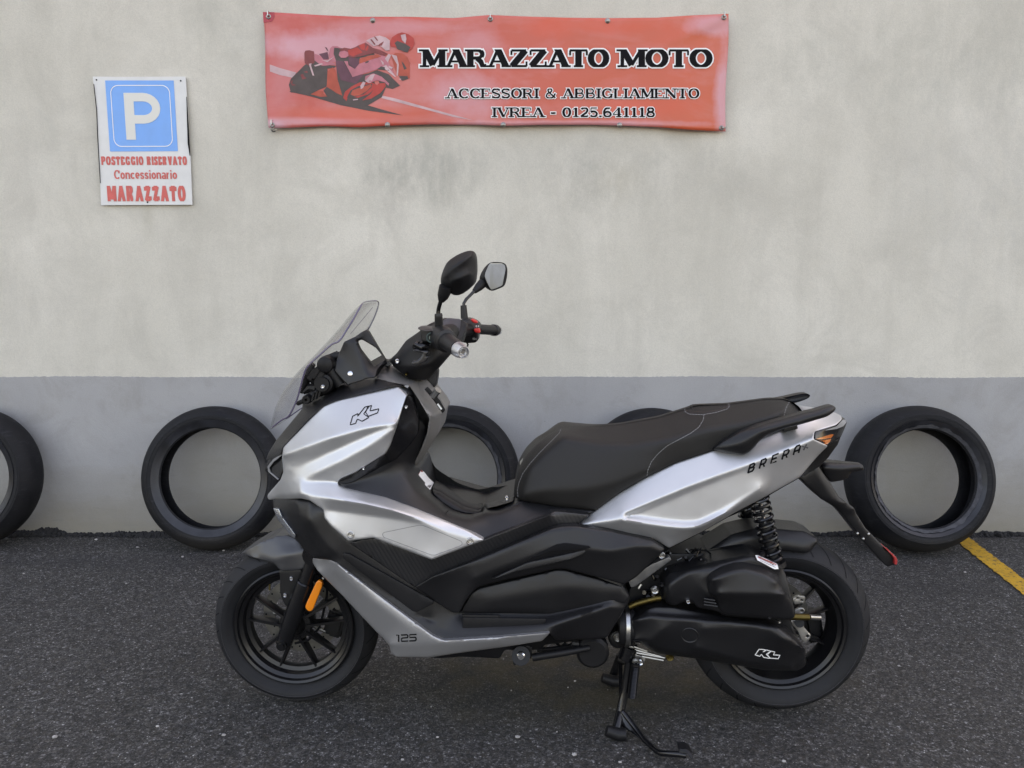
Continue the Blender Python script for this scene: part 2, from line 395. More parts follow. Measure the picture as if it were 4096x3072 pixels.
# ---------------------------------------------------------------- materials
def mat(name, col, rough=.5, metal=0., coat=0., bump=0., bscale=400., var=0., vscale=6., spec=.5, **kw):
    m = bpy.data.materials.new(name); m.use_nodes = True; n = m.node_tree.nodes; l = m.node_tree.links; b = n['Principled BSDF']
    b.inputs['Base Color'].default_value = (*col, 1); b.inputs['Roughness'].default_value = rough; b.inputs['Metallic'].default_value = metal
    b.inputs['Coat Weight'].default_value = coat; b.inputs['Coat Roughness'].default_value = kw.get('coat_rough', .1); b.inputs['Specular IOR Level'].default_value = spec
    for k in ('Transmission Weight', 'IOR'):
        if k in kw: b.inputs[k].default_value = kw[k]
    if 'emit' in kw: b.inputs['Emission Color'].default_value = (*kw['emit'], 1); b.inputs['Emission Strength'].default_value = 1
    tc = n.new('ShaderNodeTexCoord')
    if bump:
        t = n.new('ShaderNodeTexNoise'); t.inputs['Scale'].default_value = bscale; t.inputs['Detail'].default_value = 3; l.new(tc.outputs['Object'], t.inputs['Vector'])
        bp = n.new('ShaderNodeBump'); bp.inputs['Strength'].default_value = bump; bp.inputs['Distance'].default_value = .001
        l.new(t.outputs['Fac'], bp.inputs['Height']); l.new(bp.outputs[0], b.inputs['Normal'])
    if var:
        t = n.new('ShaderNodeTexNoise'); t.inputs['Scale'].default_value = vscale; t.inputs['Detail'].default_value = 6; l.new(tc.outputs['Object'], t.inputs['Vector'])
        r_ = n.new('ShaderNodeValToRGB'); r_.color_ramp.elements[0].position = .3; r_.color_ramp.elements[1].position = .7
        r_.color_ramp.elements[0].color = (*[x * (1 - var) for x in col], 1); r_.color_ramp.elements[1].color = (*[min(1, x * (1 + var)) for x in col], 1)
        l.new(t.outputs['Fac'], r_.inputs[0]); l.new(r_.outputs[0], b.inputs['Base Color'])
        rr = n.new('ShaderNodeMapRange'); rr.inputs['To Min'].default_value = max(0, rough - .08); rr.inputs['To Max'].default_value = rough + .08
        l.new(t.outputs['Fac'], rr.inputs[0]); l.new(rr.outputs[0], b.inputs['Roughness'])
    return m
class G:                                                             # tiny node-graph helper
    def __init__(s, name):
        s.m = bpy.data.materials.new(name); s.m.use_nodes = True; s.n = s.m.node_tree.nodes; s.l = s.m.node_tree.links; s.b = s.n['Principled BSDF']
        s.tc = s.n.new('ShaderNodeTexCoord'); s.P = s.n.new('ShaderNodeNewGeometry').outputs['Position']
    def mapv(s, v, scale=(1, 1, 1), loc=(0, 0, 0)):
        t = s.n.new('ShaderNodeMapping'); t.inputs['Scale'].default_value = scale; t.inputs['Location'].default_value = loc; s.l.new(v, t.inputs['Vector']); return t.outputs[0]
    def noise(s, v, sc, det=5, rough=.55, dist=0):
        t = s.n.new('ShaderNodeTexNoise'); t.inputs['Scale'].default_value = sc; t.inputs['Detail'].default_value = det; t.inputs['Roughness'].default_value = rough; t.inputs['Distortion'].default_value = dist
        s.l.new(v, t.inputs['Vector']); return t.outputs['Fac']
    def vor(s, v, sc, out='Distance', feat='F1', rnd_=1):
        t = s.n.new('ShaderNodeTexVoronoi'); t.feature = feat; t.inputs['Scale'].default_value = sc; t.inputs['Randomness'].default_value = rnd_; s.l.new(v, t.inputs['Vector']); return t.outputs[out]
    def ramp(s, v, *st, interp='LINEAR'):
        t = s.n.new('ShaderNodeValToRGB'); cr_ = t.color_ramp; cr_.interpolation = interp
        while len(cr_.elements) < len(st): cr_.elements.new(.5)
        for e, (p, col) in zip(cr_.elements, st):
            e.position = p; e.color = (*col, 1) if isinstance(col, tuple) else (col, col, col, 1)
        s.l.new(v, t.inputs[0]); return t.outputs[0]
    def mix(s, f, a, b, mode='MIX'):
        t = s.n.new('ShaderNodeMix'); t.data_type = 'RGBA'; t.blend_type = mode
        for sock, val in ((0, f), (6, a), (7, b)):
            if isinstance(val, (int, float)) and sock == 0: t.inputs[0].default_value = val
            elif isinstance(val, tuple): t.inputs[sock].default_value = (*val, 1)
            else: s.l.new(val, t.inputs[sock])
        return t.outputs[2]
    def math(s, op, a, b=0., c_=None):
        t = s.n.new('ShaderNodeMath'); t.operation = op
        for i, v in enumerate((a, b) if c_ is None else (a, b, c_)):
            if isinstance(v, (int, float)): t.inputs[i].default_value = v
            else: s.l.new(v, t.inputs[i])
        return t.outputs[0]
    def sep(s, v): t = s.n.new('ShaderNodeSeparateXYZ'); s.l.new(v, t.inputs[0]); return t.outputs
    def blob(s, v, cx, cz, rx, rz, ax=('X', 'Z'), warp=None, wa=.3):  # soft irregular patch centred on a place of the surface
        o = s.sep(v); a = s.math('DIVIDE', s.math('SUBTRACT', o[ax[0]], cx), rx); b = s.math('DIVIDE', s.math('SUBTRACT', o[ax[1]], cz), rz)
        d = s.math('SQRT', s.math('ADD', s.math('MULTIPLY', a, a), s.math('MULTIPLY', b, b)))
        if warp is not None: d = s.math('ADD', d, s.math('MULTIPLY', s.math('SUBTRACT', warp, .5), wa * 4))
        return s.ramp(d, (.35, 1.), (1., 0.))
    def bump(s, h, st=.5, dist=.002, nrm=None):
        t = s.n.new('ShaderNodeBump'); t.inputs['Strength'].default_value = st; t.inputs['Distance'].default_value = dist; s.l.new(h, t.inputs['Height'])
        if nrm is not None: s.l.new(nrm, t.inputs['Normal'])
        return t.outputs[0]
    def out(s, col=None, rough=None, nrm=None, metal=None):
        for k, v in (('Base Color', col), ('Roughness', rough), ('Normal', nrm), ('Metallic', metal)):
            if v is None: continue
            if isinstance(v, (int, float)): s.b.inputs[k].default_value = v
            elif isinstance(v, tuple): s.b.inputs[k].default_value = (*v, 1)
            else: s.l.new(v, s.b.inputs[k])
        return s.m

WY = 3.6                                                             # wall face
def wxz(px, py): p = at_y(px, py, WY); return p.x, p.z
def m_wall():
    g = G('plaster'); P = g.P
    fine = g.noise(P, 260, 3, .6); med = g.noise(P, 9, 6, .6, .3); big = g.noise(P, 1.6, 5, .55, .2)
    streak = g.noise(g.mapv(P, (5, 1, .9)), 1.1, 6, .65, .4); dirt = g.noise(P, 3.1, 7, .7, .6)
    col = g.ramp(big, (.3, (.545, .515, .445)), (.7, (.655, .62, .545)))
    col = g.mix(g.ramp(dirt, (.45, 0.), (.68, .52)), col, (.435, .41, .355)); col = g.mix(g.ramp(streak, (.48, 0.), (.72, .42)), col, (.44, .415, .355))
    wp = g.noise(g.mapv(P, (1, 1, .7)), 4.5, 8, .72); brk = g.ramp(g.noise(g.mapv(P, (1.6, 1, .8)), 9, 8, .75), (.34, .1), (.62, 1.))
    for (px, py, rx, rz, k, cc) in ((1680, 690, .30, .13, .75, (.33, .32, .275)), (1560, 800, .10, .16, .5, (.36, .34, .30)), (2400, 740, .30, .14, .6, (.35, .335, .29)), (2900, 720, .2, .12, .4, (.40, .38, .33)), (3650, 260, .55, .22, .42, (.40, .395, .34)),
                                    (850, 60, .2, .14, .45, (.36, .35, .30)), (2050, 640, .7, .09, .35, (.40, .39, .35)), (3130, 250, .16, .07, .3, (.40, .385, .33)), (0, 100, .5, .4, .35, (.44, .42, .36)), (4096, 120, .5, .35, .4, (.42, .40, .34)), (4050, 900, .35, .5, .3, (.46, .44, .39)), (60, 1250, .4, .3, .25, (.46, .44, .39)), (590, 880, .03, .13, .45, (.40, .37, .29)),
                                    (3900, 700, .4, .5, .22, (.42, .42, .4)), (130, 560, .2, .2, .3, (.42, .41, .37)), (2480, 720, .10, .1, .3, (.5, .44, .33))):
        x, z = wxz(px, py); col = g.mix(g.math('MULTIPLY', g.math('MULTIPLY', g.blob(P, x, z, rx * 1.25, rz * 1.3, warp=wp, wa=.45), brk), k * .9), col, cc)
    col = g.mix(g.math('MULTIPLY', g.ramp(fine, (.35, 1.), (.6, 0.)), .22), col, (.3, .29, .26))
    col = g.mix(g.ramp(g.vor(P, 14), (.012, .8), (.022, 0.)), col, (.2, .2, .18))
    h = g.math('ADD', g.math('MULTIPLY', fine, .5), g.math('MULTIPLY', med, 1.2))
    return g.out(col, .85, g.bump(h, .45, .004))
def m_band():
    g = G('painted_plaster'); P = g.P
    fine = g.noise(P, 260, 3, .6); med = g.noise(P, 11, 6, .6, .3); big = g.noise(P, 2.2, 5, .55, .2)
    col = g.ramp(big, (.3, (.298, .297, .298)), (.7, (.362, .359, .355)))
    z = g.sep(P)['Z']; hz = g.math('ADD', z, g.math('MULTIPLY', g.math('SUBTRACT', g.noise(g.mapv(P, (1, 1, 3)), 3.2, 6, .7), .5), .32))
    dirt = g.ramp(hz, (.02, .95), (.36, 0.)); col = g.mix(dirt, col, (.235, .215, .175)); col = g.mix(g.ramp(g.noise(P, 4, 7, .7, .6), (.5, 0.), (.72, .5)), col, (.22, .21, .19))
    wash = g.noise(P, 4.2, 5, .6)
    for (px, py) in ((870, 1900), (1790, 1860), (3670, 1880)):             # darker, warmer patches on the band inside the tyre openings
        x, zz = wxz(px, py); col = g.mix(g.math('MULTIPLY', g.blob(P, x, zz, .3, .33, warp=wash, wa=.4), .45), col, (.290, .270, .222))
    sc = g.ramp(g.noise(g.mapv(P, (2, 1, 14)), 5, 6, .7, .8), (.60, 0.), (.68, .35)); col = g.mix(g.math('MULTIPLY', sc, g.ramp(z, (.1, 1.), (.5, .15))), col, (.16, .15, .14))
    col = g.mix(g.math('MULTIPLY', g.ramp(fine, (.35, 1.), (.6, 0.)), .2), col, (.16, .15, .14)); spots = g.ramp(g.vor(P, 11), (.014, .85), (.024, 0.)); col = g.mix(spots, col, (.12, .12, .12))
    h = g.math('ADD', g.math('MULTIPLY', fine, .5), g.math('MULTIPLY', med, 1.3))
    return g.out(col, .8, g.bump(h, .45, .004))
def m_asphalt():
    g = G('asphalt'); P = g.P
    wp = g.noise(P, 5, 5, .6); big = g.noise(P, 1.3, 5, .6, .3)
    a = g.vor(P, 300, 'Color'); a2 = g.sep(a)[0]; a3 = g.sep(g.vor(g.mapv(P, loc=(7, 2, 0)), 150, 'Color'))[1]
    grain = g.noise(P, 110, 6, .8); mot = g.noise(P, 30, 6, .75); mot2 = g.noise(P, 4.5, 6, .7, .3)
    col = g.ramp(big, (.3, (.042, .040, .039)), (.7, (.060, .057, .055)))
    col = g.mix(g.ramp(mot2, (.5, 0.), (.68, .5)), col, (.080, .077, .074))
    col = g.mix(g.ramp(mot2, (.3, .6), (.46, 0.)), col, (.019, .019, .021))
    col = g.mix(g.ramp(mot, (.36, .75), (.52, 0.)), col, (.009, .009, .011))
    col = g.mix(g.ramp(grain, (.38, .9), (.52, 0.)), col, (.006, .006, .008))
    col = g.mix(g.ramp(grain, (.52, 0.), (.66, .8)), col, (.095, .093, .092))
    col = g.mix(g.ramp(a2, (.72, 0.), (.93, .55)), col, (.12, .118, .115))
    col = g.mix(g.ramp(a2, (.962, 0.), (.99, .85)), col, (.32, .32, .32))
    col = g.mix(g.ramp(a3, (.93, 0.), (.97, .6)), col, (.15, .15, .155))
    cl = g.sep(g.vor(g.mapv(P, loc=(1, 9, 0)), 105, 'Color')); k1 = g.math('MULTIPLY_ADD', g.math('POWER', cl[0], 2.2), 1.55, .55)
    cl2 = g.sep(g.vor(g.mapv(P, loc=(4, 3, 0)), 230, 'Color')); k1 = g.math('MULTIPLY', k1, g.math('MULTIPLY_ADD', g.math('POWER', cl2[0], 1.6), 1.3, .5))
    mm = g.n.new('ShaderNodeVectorMath'); mm.operation = 'SCALE'; g.l.new(col, mm.inputs[0]); g.l.new(k1, mm.inputs['Scale']); col = mm.outputs[0]
    col = g.mix(g.math('MULTIPLY', g.ramp(cl[1], (.6, 0.), (1., .5)), .8), col, (.075, .062, .045))
    b2 = g.sep(g.vor(g.mapv(P, loc=(3, 5, 0)), 62, 'Color'))[0]; bd = g.vor(g.mapv(P, loc=(3, 5, 0)), 62)
    chip = g.math('MULTIPLY', g.ramp(b2, (.965, 0.), (.98, 1.)), g.ramp(bd, (.14, 1.), (.28, 0.)))
    col = g.mix(g.math('MULTIPLY', chip, .8), col, (.36, .35, .35))
    q = at_z(2450, 2720); o1 = g.blob(P, q.x - .05, q.y + .02, .75, .34, ('X', 'Y'), wp, .4)  # brown oil stain, deepened so its colour also paints shade under the scooter
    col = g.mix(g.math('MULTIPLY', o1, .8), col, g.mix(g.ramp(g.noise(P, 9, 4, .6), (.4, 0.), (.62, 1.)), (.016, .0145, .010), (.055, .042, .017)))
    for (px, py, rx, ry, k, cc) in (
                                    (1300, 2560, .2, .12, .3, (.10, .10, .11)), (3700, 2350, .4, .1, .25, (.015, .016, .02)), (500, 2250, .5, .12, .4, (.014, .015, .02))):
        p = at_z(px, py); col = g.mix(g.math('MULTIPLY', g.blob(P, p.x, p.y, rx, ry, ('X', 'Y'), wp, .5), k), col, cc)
    h = g.math('ADD', g.math('ADD', grain, g.math('MULTIPLY', mot, 2.)), g.math('MULTIPLY', a2, .5))
    nr = g.bump(h, 1., .009)
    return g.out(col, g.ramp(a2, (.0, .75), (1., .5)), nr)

def m_oldrub():
    g = G('old_rubber'); P = g.P; n1 = g.noise(P, 9, 6, .65, .5); n2 = g.noise(P, 60, 5, .7); n3 = g.noise(g.mapv(P, (1, 1, 4)), 22, 6, .7)
    col = g.mix(g.ramp(n1, (.35, 0.), (.7, 1.)), (.005, .0055, .0075), (.013, .013, .014))
    col = g.mix(g.ramp(n3, (.55, 0.), (.72, .4)), col, (.045, .046, .052)); col = g.mix(g.ramp(n2, (.66, 0.), (.74, .5)), col, (.06, .06, .06))
    z = g.sep(P)['Z']; col = g.mix(g.ramp(g.math('ADD', z, g.math('MULTIPLY', n2, .06)), (.03, .55), (.14, 0.)), col, (.045, .04, .034))
    g.b.inputs['Specular IOR Level'].default_value = .2
    return g.out(col, g.ramp(n1, (.3, .5), (.7, .75)), g.bump(g.math('ADD', n2, n3), .5, .0015))
oldrub = m_oldrub()
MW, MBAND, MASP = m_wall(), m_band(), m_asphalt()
silver = mat('silver_paint', (.54, .545, .55), .47, .8, .12, coat_rough=.2, var=.02, vscale=30, bump=.03, bscale=900)
graph = mat('graphite_paint', (.055, .056, .060), .36, .5, .1, var=.06, vscale=20)
dark = mat('matt_black_plastic', (.0065, .0065, .0075), .42, 0, 0, bump=.25, bscale=1500, var=.12, vscale=9, spec=.42)
darker = mat('deep_black_plastic', (.006, .006, .007), .5, spec=.3, bump=.2, bscale=1200, var=.1)
gloss = mat('gloss_black', (.005, .005, .006), .22, 0, .15, var=.05, spec=.4)
warm = mat('grey_plastic', (.17, .165, .16), .45, .3, var=.06, vscale=15)
seatm = mat('seat_vinyl', (.0105, .0098, .0092), .52, 0, 0, bump=.6, bscale=900, var=.15, vscale=7, spec=.34)
rubber = mat('rubber', (.0135, .014, .016), .62, bump=.35, bscale=500, var=.25, vscale=10, spec=.25)
rimm = mat('black_rim', (.006, .006, .007), .34, .1, .1, var=.05, spec=.4)
steel = mat('steel', (.42, .42, .41), .32, 1., var=.1, vscale=60)
alu = mat('cast_aluminium', (.42, .41, .39), .42, 1., var=.12, vscale=50, bump=.3, bscale=400)
chrome = mat('chrome', (.66, .67, .69), .2, 1.)
brass = mat('brass', (.115, .085, .03), .45, 1., var=.2, vscale=60)
white = mat('white_print', (.78, .78, .77), .55); black = mat('black_print', (.006, .006, .007), .8, spec=.15)
red = mat('red_plastic', (.62, .02, .015), .35); orange = mat('orange_reflector', (.85, .22, .01), .25, 0, .5, bump=.8, bscale=500)
amber = mat('amber_lens', (.45, .10, .01), .2, 0, .6)
redlens = mat('red_reflector', (.38, .03, .03), .3, 0, .3)
mirror = mat('mirror_glass', (.90, .92, .92), .02, 1.)
grommetm = mat('grommet_metal', (.30, .29, .27), .4, .9, var=.2, vscale=90)
stitch = mat('stitching', (.20, .20, .20), .7)
greyprint = mat('grey_print', (.22, .22, .22), .5)
def m_carbon():
    g = G('carbon_pattern'); o = g.P; s_ = g.sep(o)
    wv = g.math('FRACT', g.math('MULTIPLY', g.math('ADD', s_['X'], g.math('MULTIPLY', s_['Z'], .55)), 95.))
    st = g.ramp(wv, (.0, 0.), (.35, 1.), (.65, 1.), (1., 0.))
    return g.out(g.mix(st, (.009, .009, .010), (.014, .014, .015)), .42, g.bump(st, .3, .001))
carbon = m_carbon()
def m_screen(name, tint, a):
    m = bpy.data.materials.new(name); m.use_nodes = True; n = m.node_tree.nodes; l = m.node_tree.links; n.remove(n['Principled BSDF'])
    tr = n.new('ShaderNodeBsdfTransparent'); tr.inputs[0].default_value = (*tint, 1); gl = n.new('ShaderNodeBsdfGlossy'); gl.inputs['Roughness'].default_value = .06
    lw = n.new('ShaderNodeLayerWeight'); lw.inputs[0].default_value = .5; pw = n.new('ShaderNodeMath'); pw.operation = 'POWER'; pw.inputs[1].default_value = 5; l.new(lw.outputs['Facing'], pw.inputs[0]); ma = n.new('ShaderNodeMath'); ma.operation = 'MULTIPLY_ADD'; ma.inputs[1].default_value = .6; ma.inputs[2].default_value = .025; l.new(pw.outputs[0], ma.inputs[0]); mx = n.new('ShaderNodeMixShader'); l.new(ma.outputs[0], mx.inputs[0]); l.new(tr.outputs[0], mx.inputs[1]); l.new(gl.outputs[0], mx.inputs[2])
    df = n.new('ShaderNodeBsdfDiffuse'); df.inputs[0].default_value = (.35, .35, .36, 1); m2 = n.new('ShaderNodeMixShader'); m2.inputs[0].default_value = a
    l.new(mx.outputs[0], m2.inputs[1]); l.new(df.outputs[0], m2.inputs[2]); l.new(m2.outputs[0], n['Material Output'].inputs[0]); return m
screen = m_screen('tinted_screen', (.955, .955, .96), .004)
clear = m_screen('clear_lens', (.9, .9, .9), .12)
edgem = mat('screen_edge', (.10, .085, .14), .2, 0, .3)

#--SETTING--
def plane_grid(x0, x1, y0, y1, nx, ny, f):
    V = []; 
    for j in range(ny + 1):
        for i in range(nx + 1): V.append(f(x0 + (x1 - x0) * i / nx, y0 + (y1 - y0) * j / ny))
    return V, [(j * (nx + 1) + i, j * (nx + 1) + i + 1, (j + 1) * (nx + 1) + i + 1, (j + 1) * (nx + 1) + i) for j in range(ny) for i in range(nx)]
V, Fs = plane_grid(-60, 60, -80, 3.75, 4, 4, lambda x, y: (x, y, 0))
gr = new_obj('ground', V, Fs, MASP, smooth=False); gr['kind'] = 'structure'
# building wall: upper plaster, painted lower band with a slightly wavy paint edge and a crumbled foot
wall = empty('building_wall', (0, WY, 0), 'tall pale plastered building wall with a grey painted lower band', 'wall')
zl = at_y(2048, 1508, WY).z
mb = MB(); mb.box((0, WY + .15, zl / 2 + 3.2), 40, .3, 6.4 + 0 * zl + zl * 0); mb.v = mb.v
mb = MB(); mb.box((0, WY + .152, 2.9), 40, .3, 6.4); mb.build('upper_plaster', MW, wall, smooth=False)
n_ = 900; V = []; Fs = []
rr_ = random.Random(3); foot = [0.0]
for i in range(n_): foot.append(foot[-1] * .86 + rr_.uniform(-.006, .006))
for i in range(n_ + 1):
    x = -4 + 8 * i / n_
    zt = zl + .0022 * math.sin(x * 2.3) + .0014 * math.sin(x * 9) + rr_.uniform(-.0018, .0018)
    zb = .002
    V += [(x, WY, zb), (x, WY, zt), (x, WY + .05, zt), (x, WY + .05, zb)]
for i in range(n_):
    for k in range(4): a = i * 4 + k; b = i * 4 + (k + 1) % 4; Fs.append((a, b, b + 4, a + 4))
mb = MB(); mb.add(V, Fs); mb.box((-12, WY + .025, zl / 2), 16, .05, zl); mb.box((12, WY + .025, zl / 2), 16, .05, zl)
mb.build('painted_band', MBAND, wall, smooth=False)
# crumbs of plaster and tar along the foot of the wall
tar = mat('tar_crumbs', (.012, .012, .013), .9, var=.5, vscale=40)
mb = MB(); r5 = random.Random(5)
hh = [0.]; 
for i in range(1400): hh.append(hh[-1] * .955 + r5.uniform(-.0042, .0042))
V = []
for i, h_ in enumerate(hh):
    x = -2.9 + 5.8 * i / 1400; z_ = max(.001, .014 + h_ * 1.2 + r5.uniform(-.002, .002) + .006 * math.sin(x * 4.3 + 1)); d_ = .034 + .012 * math.sin(x * 7) + r5.uniform(-.006, .006)
    V += [(x, WY - .0015, z_), (x, WY - d_ * .5, z_ * r5.uniform(.55, .9)), (x, WY - d_, -.001)]
mb.add(V, [(3 * i + k, 3 * i + k + 1, 3 * i + k + 4, 3 * i + k + 3) for i in range(1400) for k in (0, 1)])
for i in range(1500):
    x = r5.uniform(-2.6, 2.6); s_ = r5.uniform(.003, .011) * (1 + .6 * math.sin(x * 5) ** 2)
    y = WY - abs(r5.gauss(0, .012)); M_ = Matrix.Rotation(r5.uniform(0, 3), 3, 'Z') @ Matrix.Rotation(r5.uniform(0, 3), 3, 'X')
    bm = bmesh.new(); bmesh.ops.create_icosphere(bm, subdivisions=1, radius=s_)
    mb.add([Vector((x, y, s_ * .5)) + M_ @ Vector((v.co.x * r5.uniform(.7, 1.5), v.co.y, v.co.z * .8)) for v in bm.verts], [tuple(v.index for v in f.verts) for f in bm.faces]); bm.free()
o = mb.build('debris', tar, smooth=False); o['kind'] = 'stuff'; o['label'] = 'dark crumbs of tar and dirt along the foot of the wall'; o['category'] = 'debris'
stone = mat('pale_grit', (.30, .29, .28), .8, var=.3, vscale=30)
mb = MB()
spots = [(95, 2295), (385, 2160), (550, 2190), (895, 2203), (730, 2228), (1750, 2470 + 480), (220, 2950), (895, 2942), (2070, 2950), (630, 2907), (3135, 3047), (3595, 2665), (2300, 2725), (2297, 3020), (3860, 2290), (505, 2335), (1610, 3040), (2480, 3050), (3405, 2385)]
for (px, py) in spots:
    p = at_z(px, py); s_ = r5.uniform(.003, .0065)
    bm = bmesh.new(); bmesh.ops.create_icosphere(bm, subdivisions=1, radius=s_)
    mb.add([p + Vector((v.co.x * 1.3, v.co.y * r5.uniform(.8, 1.2), v.co.z * .7 + s_ * .4)) for v in bm.verts], [tuple(v.index for v in f.verts) for f in bm.faces]); bm.free()
for i in range(420):
    x = r5.uniform(-2.4, 2.4); y = r5.uniform(1.5, 3.55); s_ = r5.uniform(.001, .0024)
    bm = bmesh.new(); bmesh.ops.create_icosphere(bm, subdivisions=1, radius=s_)
    mb.add([Vector((x, y, s_ * .5)) + v.co for v in bm.verts], [tuple(v.index for v in f.verts) for f in bm.faces]); bm.free()
o = mb.build('grit', stone, smooth=False); o['kind'] = 'stuff'; o['label'] = 'pale loose grit scattered over the asphalt'; o['category'] = 'grit'
# yellow parking line, worn
def m_yellow():
    g = G('worn_yellow_paint'); n1 = g.noise(g.P, 70, 6, .75); n2 = g.noise(g.P, 12, 4, .6)
    col = g.ramp(n2, (.3, (.42, .22, .015)), (.7, (.62, .33, .02)))
    wear = g.ramp(n1, (.38, 1.), (.46, 0.)); col = g.mix(wear, col, (.05, .045, .03))
    return g.out(col, .7, g.bump(n1, .6, .004))
a0, a1 = at_z(3835, 2175), at_z(3900, 2170); b0, b1 = at_z(4096, 2395), at_z(4096, 2325)
# straight band on the ground, extended past both ends
pL = at_z(3848, 2185); pR = at_z(4120, 2408); qL = at_z(3905, 2175); qR = at_z(4120, 2335)
dL = (pR - pL).normalized(); dQ = (qR - qL).normalized(); dm = ((dL + dQ) / 2).normalized(); pr = Vector((-dm.y, dm.x, 0)); hw = abs((qL - pL).dot(pr)) / 2; mid = (pL + qL) / 2
V = []; Fs = []; nn = 300; L0 = -.42; L1 = 3.0
for i in range(nn + 1):
    t = L0 + (L1 - L0) * i / nn; p = mid + dm * t
    V += [p + pr * (hw + r5.uniform(-.004, .004)) + Vector((0, 0, .004)), p - pr * (hw + r5.uniform(-.004, .004)) + Vector((0, 0, .004))]
Fs = [(2 * i, 2 * i + 1, 2 * i + 3, 2 * i + 2) for i in range(nn)]
o = new_obj('road_marking', V, Fs, m_yellow(), smooth=False); o['kind'] = 'structure'; o['label'] = 'worn yellow parking line painted on the asphalt beside the rightmost tyre'; o['category'] = 'road marking'

beadm = mat('bead_rubber', (.014, .015, .019), .38, bump=.5, bscale=260, var=.5, vscale=14, spec=.45)
# ------------------------------------------------------------------ tyres against the wall
def tyre_prof(Ro, Wd, Rb, n=18):
    p = []
    for i in range(n + 1):
        a = -1 + 2 * i / n; p.append((Ro - (Ro - Rb) * .42 * abs(a) ** 2.6, a * Wd / 2 * (1 - .0 * abs(a))))
    rs = Ro - (Ro - Rb) * .42
    p += [(rs - .012, Wd / 2 * 1.0), (Rb + (rs - Rb) * .55, Wd / 2 * .97), (Rb + .016, Wd / 2 * .84), (Rb + .012, Wd / 2 * .80), (Rb + .002, Wd / 2 * .76), (Rb - .004, Wd / 2 * .70), (Rb - .003, Wd / 2 * .62), (Rb + .012, Wd / 2 * .62)]
    inner = [(Rb + (Ro - Rb) * .55, Wd / 2 * .82), (Ro - .03, Wd / 2 * .6), (Ro - .022, 0)]
    right = p[n + 1:]
    full = p[:n + 1] + right + inner + [(r_, -h_) for r_, h_ in inner[:-1][::-1]] + [(r_, -h_) for r_, h_ in right[::-1]]
    return full
def wall_tyre(px, Ro, Wd, Rb, ybot, label, lean=9, yaw=0, spin=0, ragged=0):
    # ybot: y of the tyre's centre line at ground
    g0 = at_z(px, 2190); x = px_to_x(px, ybot)
    r_ = empty('motorcycle_tyre', (x, ybot, 0), label, 'tyre', 'tyres leaning against the wall')
    th = R(lean); ax = Vector((math.sin(R(yaw)), -math.cos(R(yaw)) * math.cos(th), math.sin(th) * 1.0)).normalized()
    upv = Vector((0, math.sin(th), math.cos(th)))
    low = Ro * math.cos(th) + Wd * .30 * math.sin(th)
    cen = Vector((x, ybot + math.sin(th) * Ro, low - .004))
    m = MB(); m.lathe(tyre_prof(Ro, Wd, Rb), cen, ax, 120); m.build('tyre_body', oldrub, r_, sharp=40)
    # moulded lines on the sidewall
    m = MB()
    for rr2, hh in ((Rb + (Ro - Rb) * .30, Wd / 2 * .93), (Rb + (Ro - Rb) * .52, Wd / 2 * 1.0)):
        m.lathe([(rr2 - .0016, hh - .003), (rr2, hh + .0012), (rr2 + .0016, hh - .003)], cen, ax, 120)
    m.build('bead_line', oldrub, r_)
    h_ = Wd / 2; m = MB(); m.lathe([(Rb + .001, .775 * h_ + .001), (Rb + .013, .845 * h_ + .0015), (Rb + .018, .885 * h_ + .0015), (Rb + .031, .985 * h_ + .0015), (Rb + .031, .9 * h_), (Rb + .004, .7 * h_)], cen, ax, 120); m.build('bead', beadm, r_, sharp=60)
    if ragged:                                                       # torn rubber round the bead
        V = []; Fs = []; k = 160; rg = random.Random(int(px)); n0 = 0
        zx = ax.cross(Vector((0, 0, 1))).normalized(); zz = zx.cross(ax)
        for i in range(k):
            n0 = n0 * .7 + rg.uniform(-1, 1) * .003; an = 2 * math.pi * i / k; d = zx * math.cos(an) + zz * math.sin(an)
            V += [cen + d * (Rb + .001) + ax * (Wd * .40), cen + d * (Rb + .014 + n0) + ax * (Wd * .455)]
        Fs = [(2 * i, 2 * i + 1, (2 * i + 3) % (2 * k), (2 * i + 2) % (2 * k)) for i in range(k)]
        new_obj('torn_bead', V, Fs, mat('torn_rubber', (.045, .046, .052), .8, var=.4, vscale=40, bump=.6, bscale=200), r_)
    return r_, cen, ax
def px_to_x(px, y):
    d = ray(px, 1950); return CAM.x + d.x * (y / d.y)
tyres = [
 (-150, .307, .17, .212, 3.42, 'tyre cut off by the left edge of the photo', 10, 0, 0),
 (838, .312, .125, .220, 3.395, 'slim worn tyre left of the scooter, its right side hidden by the front fairing', 11, 0, 0),
 (1792, .311, .165, .217, 3.42, 'tyre seen through the gap between the scooter handlebar stem and its seat', 10, 0, 1),
 (2615, .305, .16, .212, 3.43, 'tyre almost wholly hidden behind the scooter seat', 9, 0, 0),
 (3705, .314, .185, .214, 3.355, 'wide tyre right of the scooter tail, with a torn ragged bead', 13, 0, 1)]
for px, Ro, Wd, Rb, yb, lab, ln, yw, rg in tyres: wall_tyre(px, Ro, Wd, Rb, yb, lab, ln, yw, 0, rg)

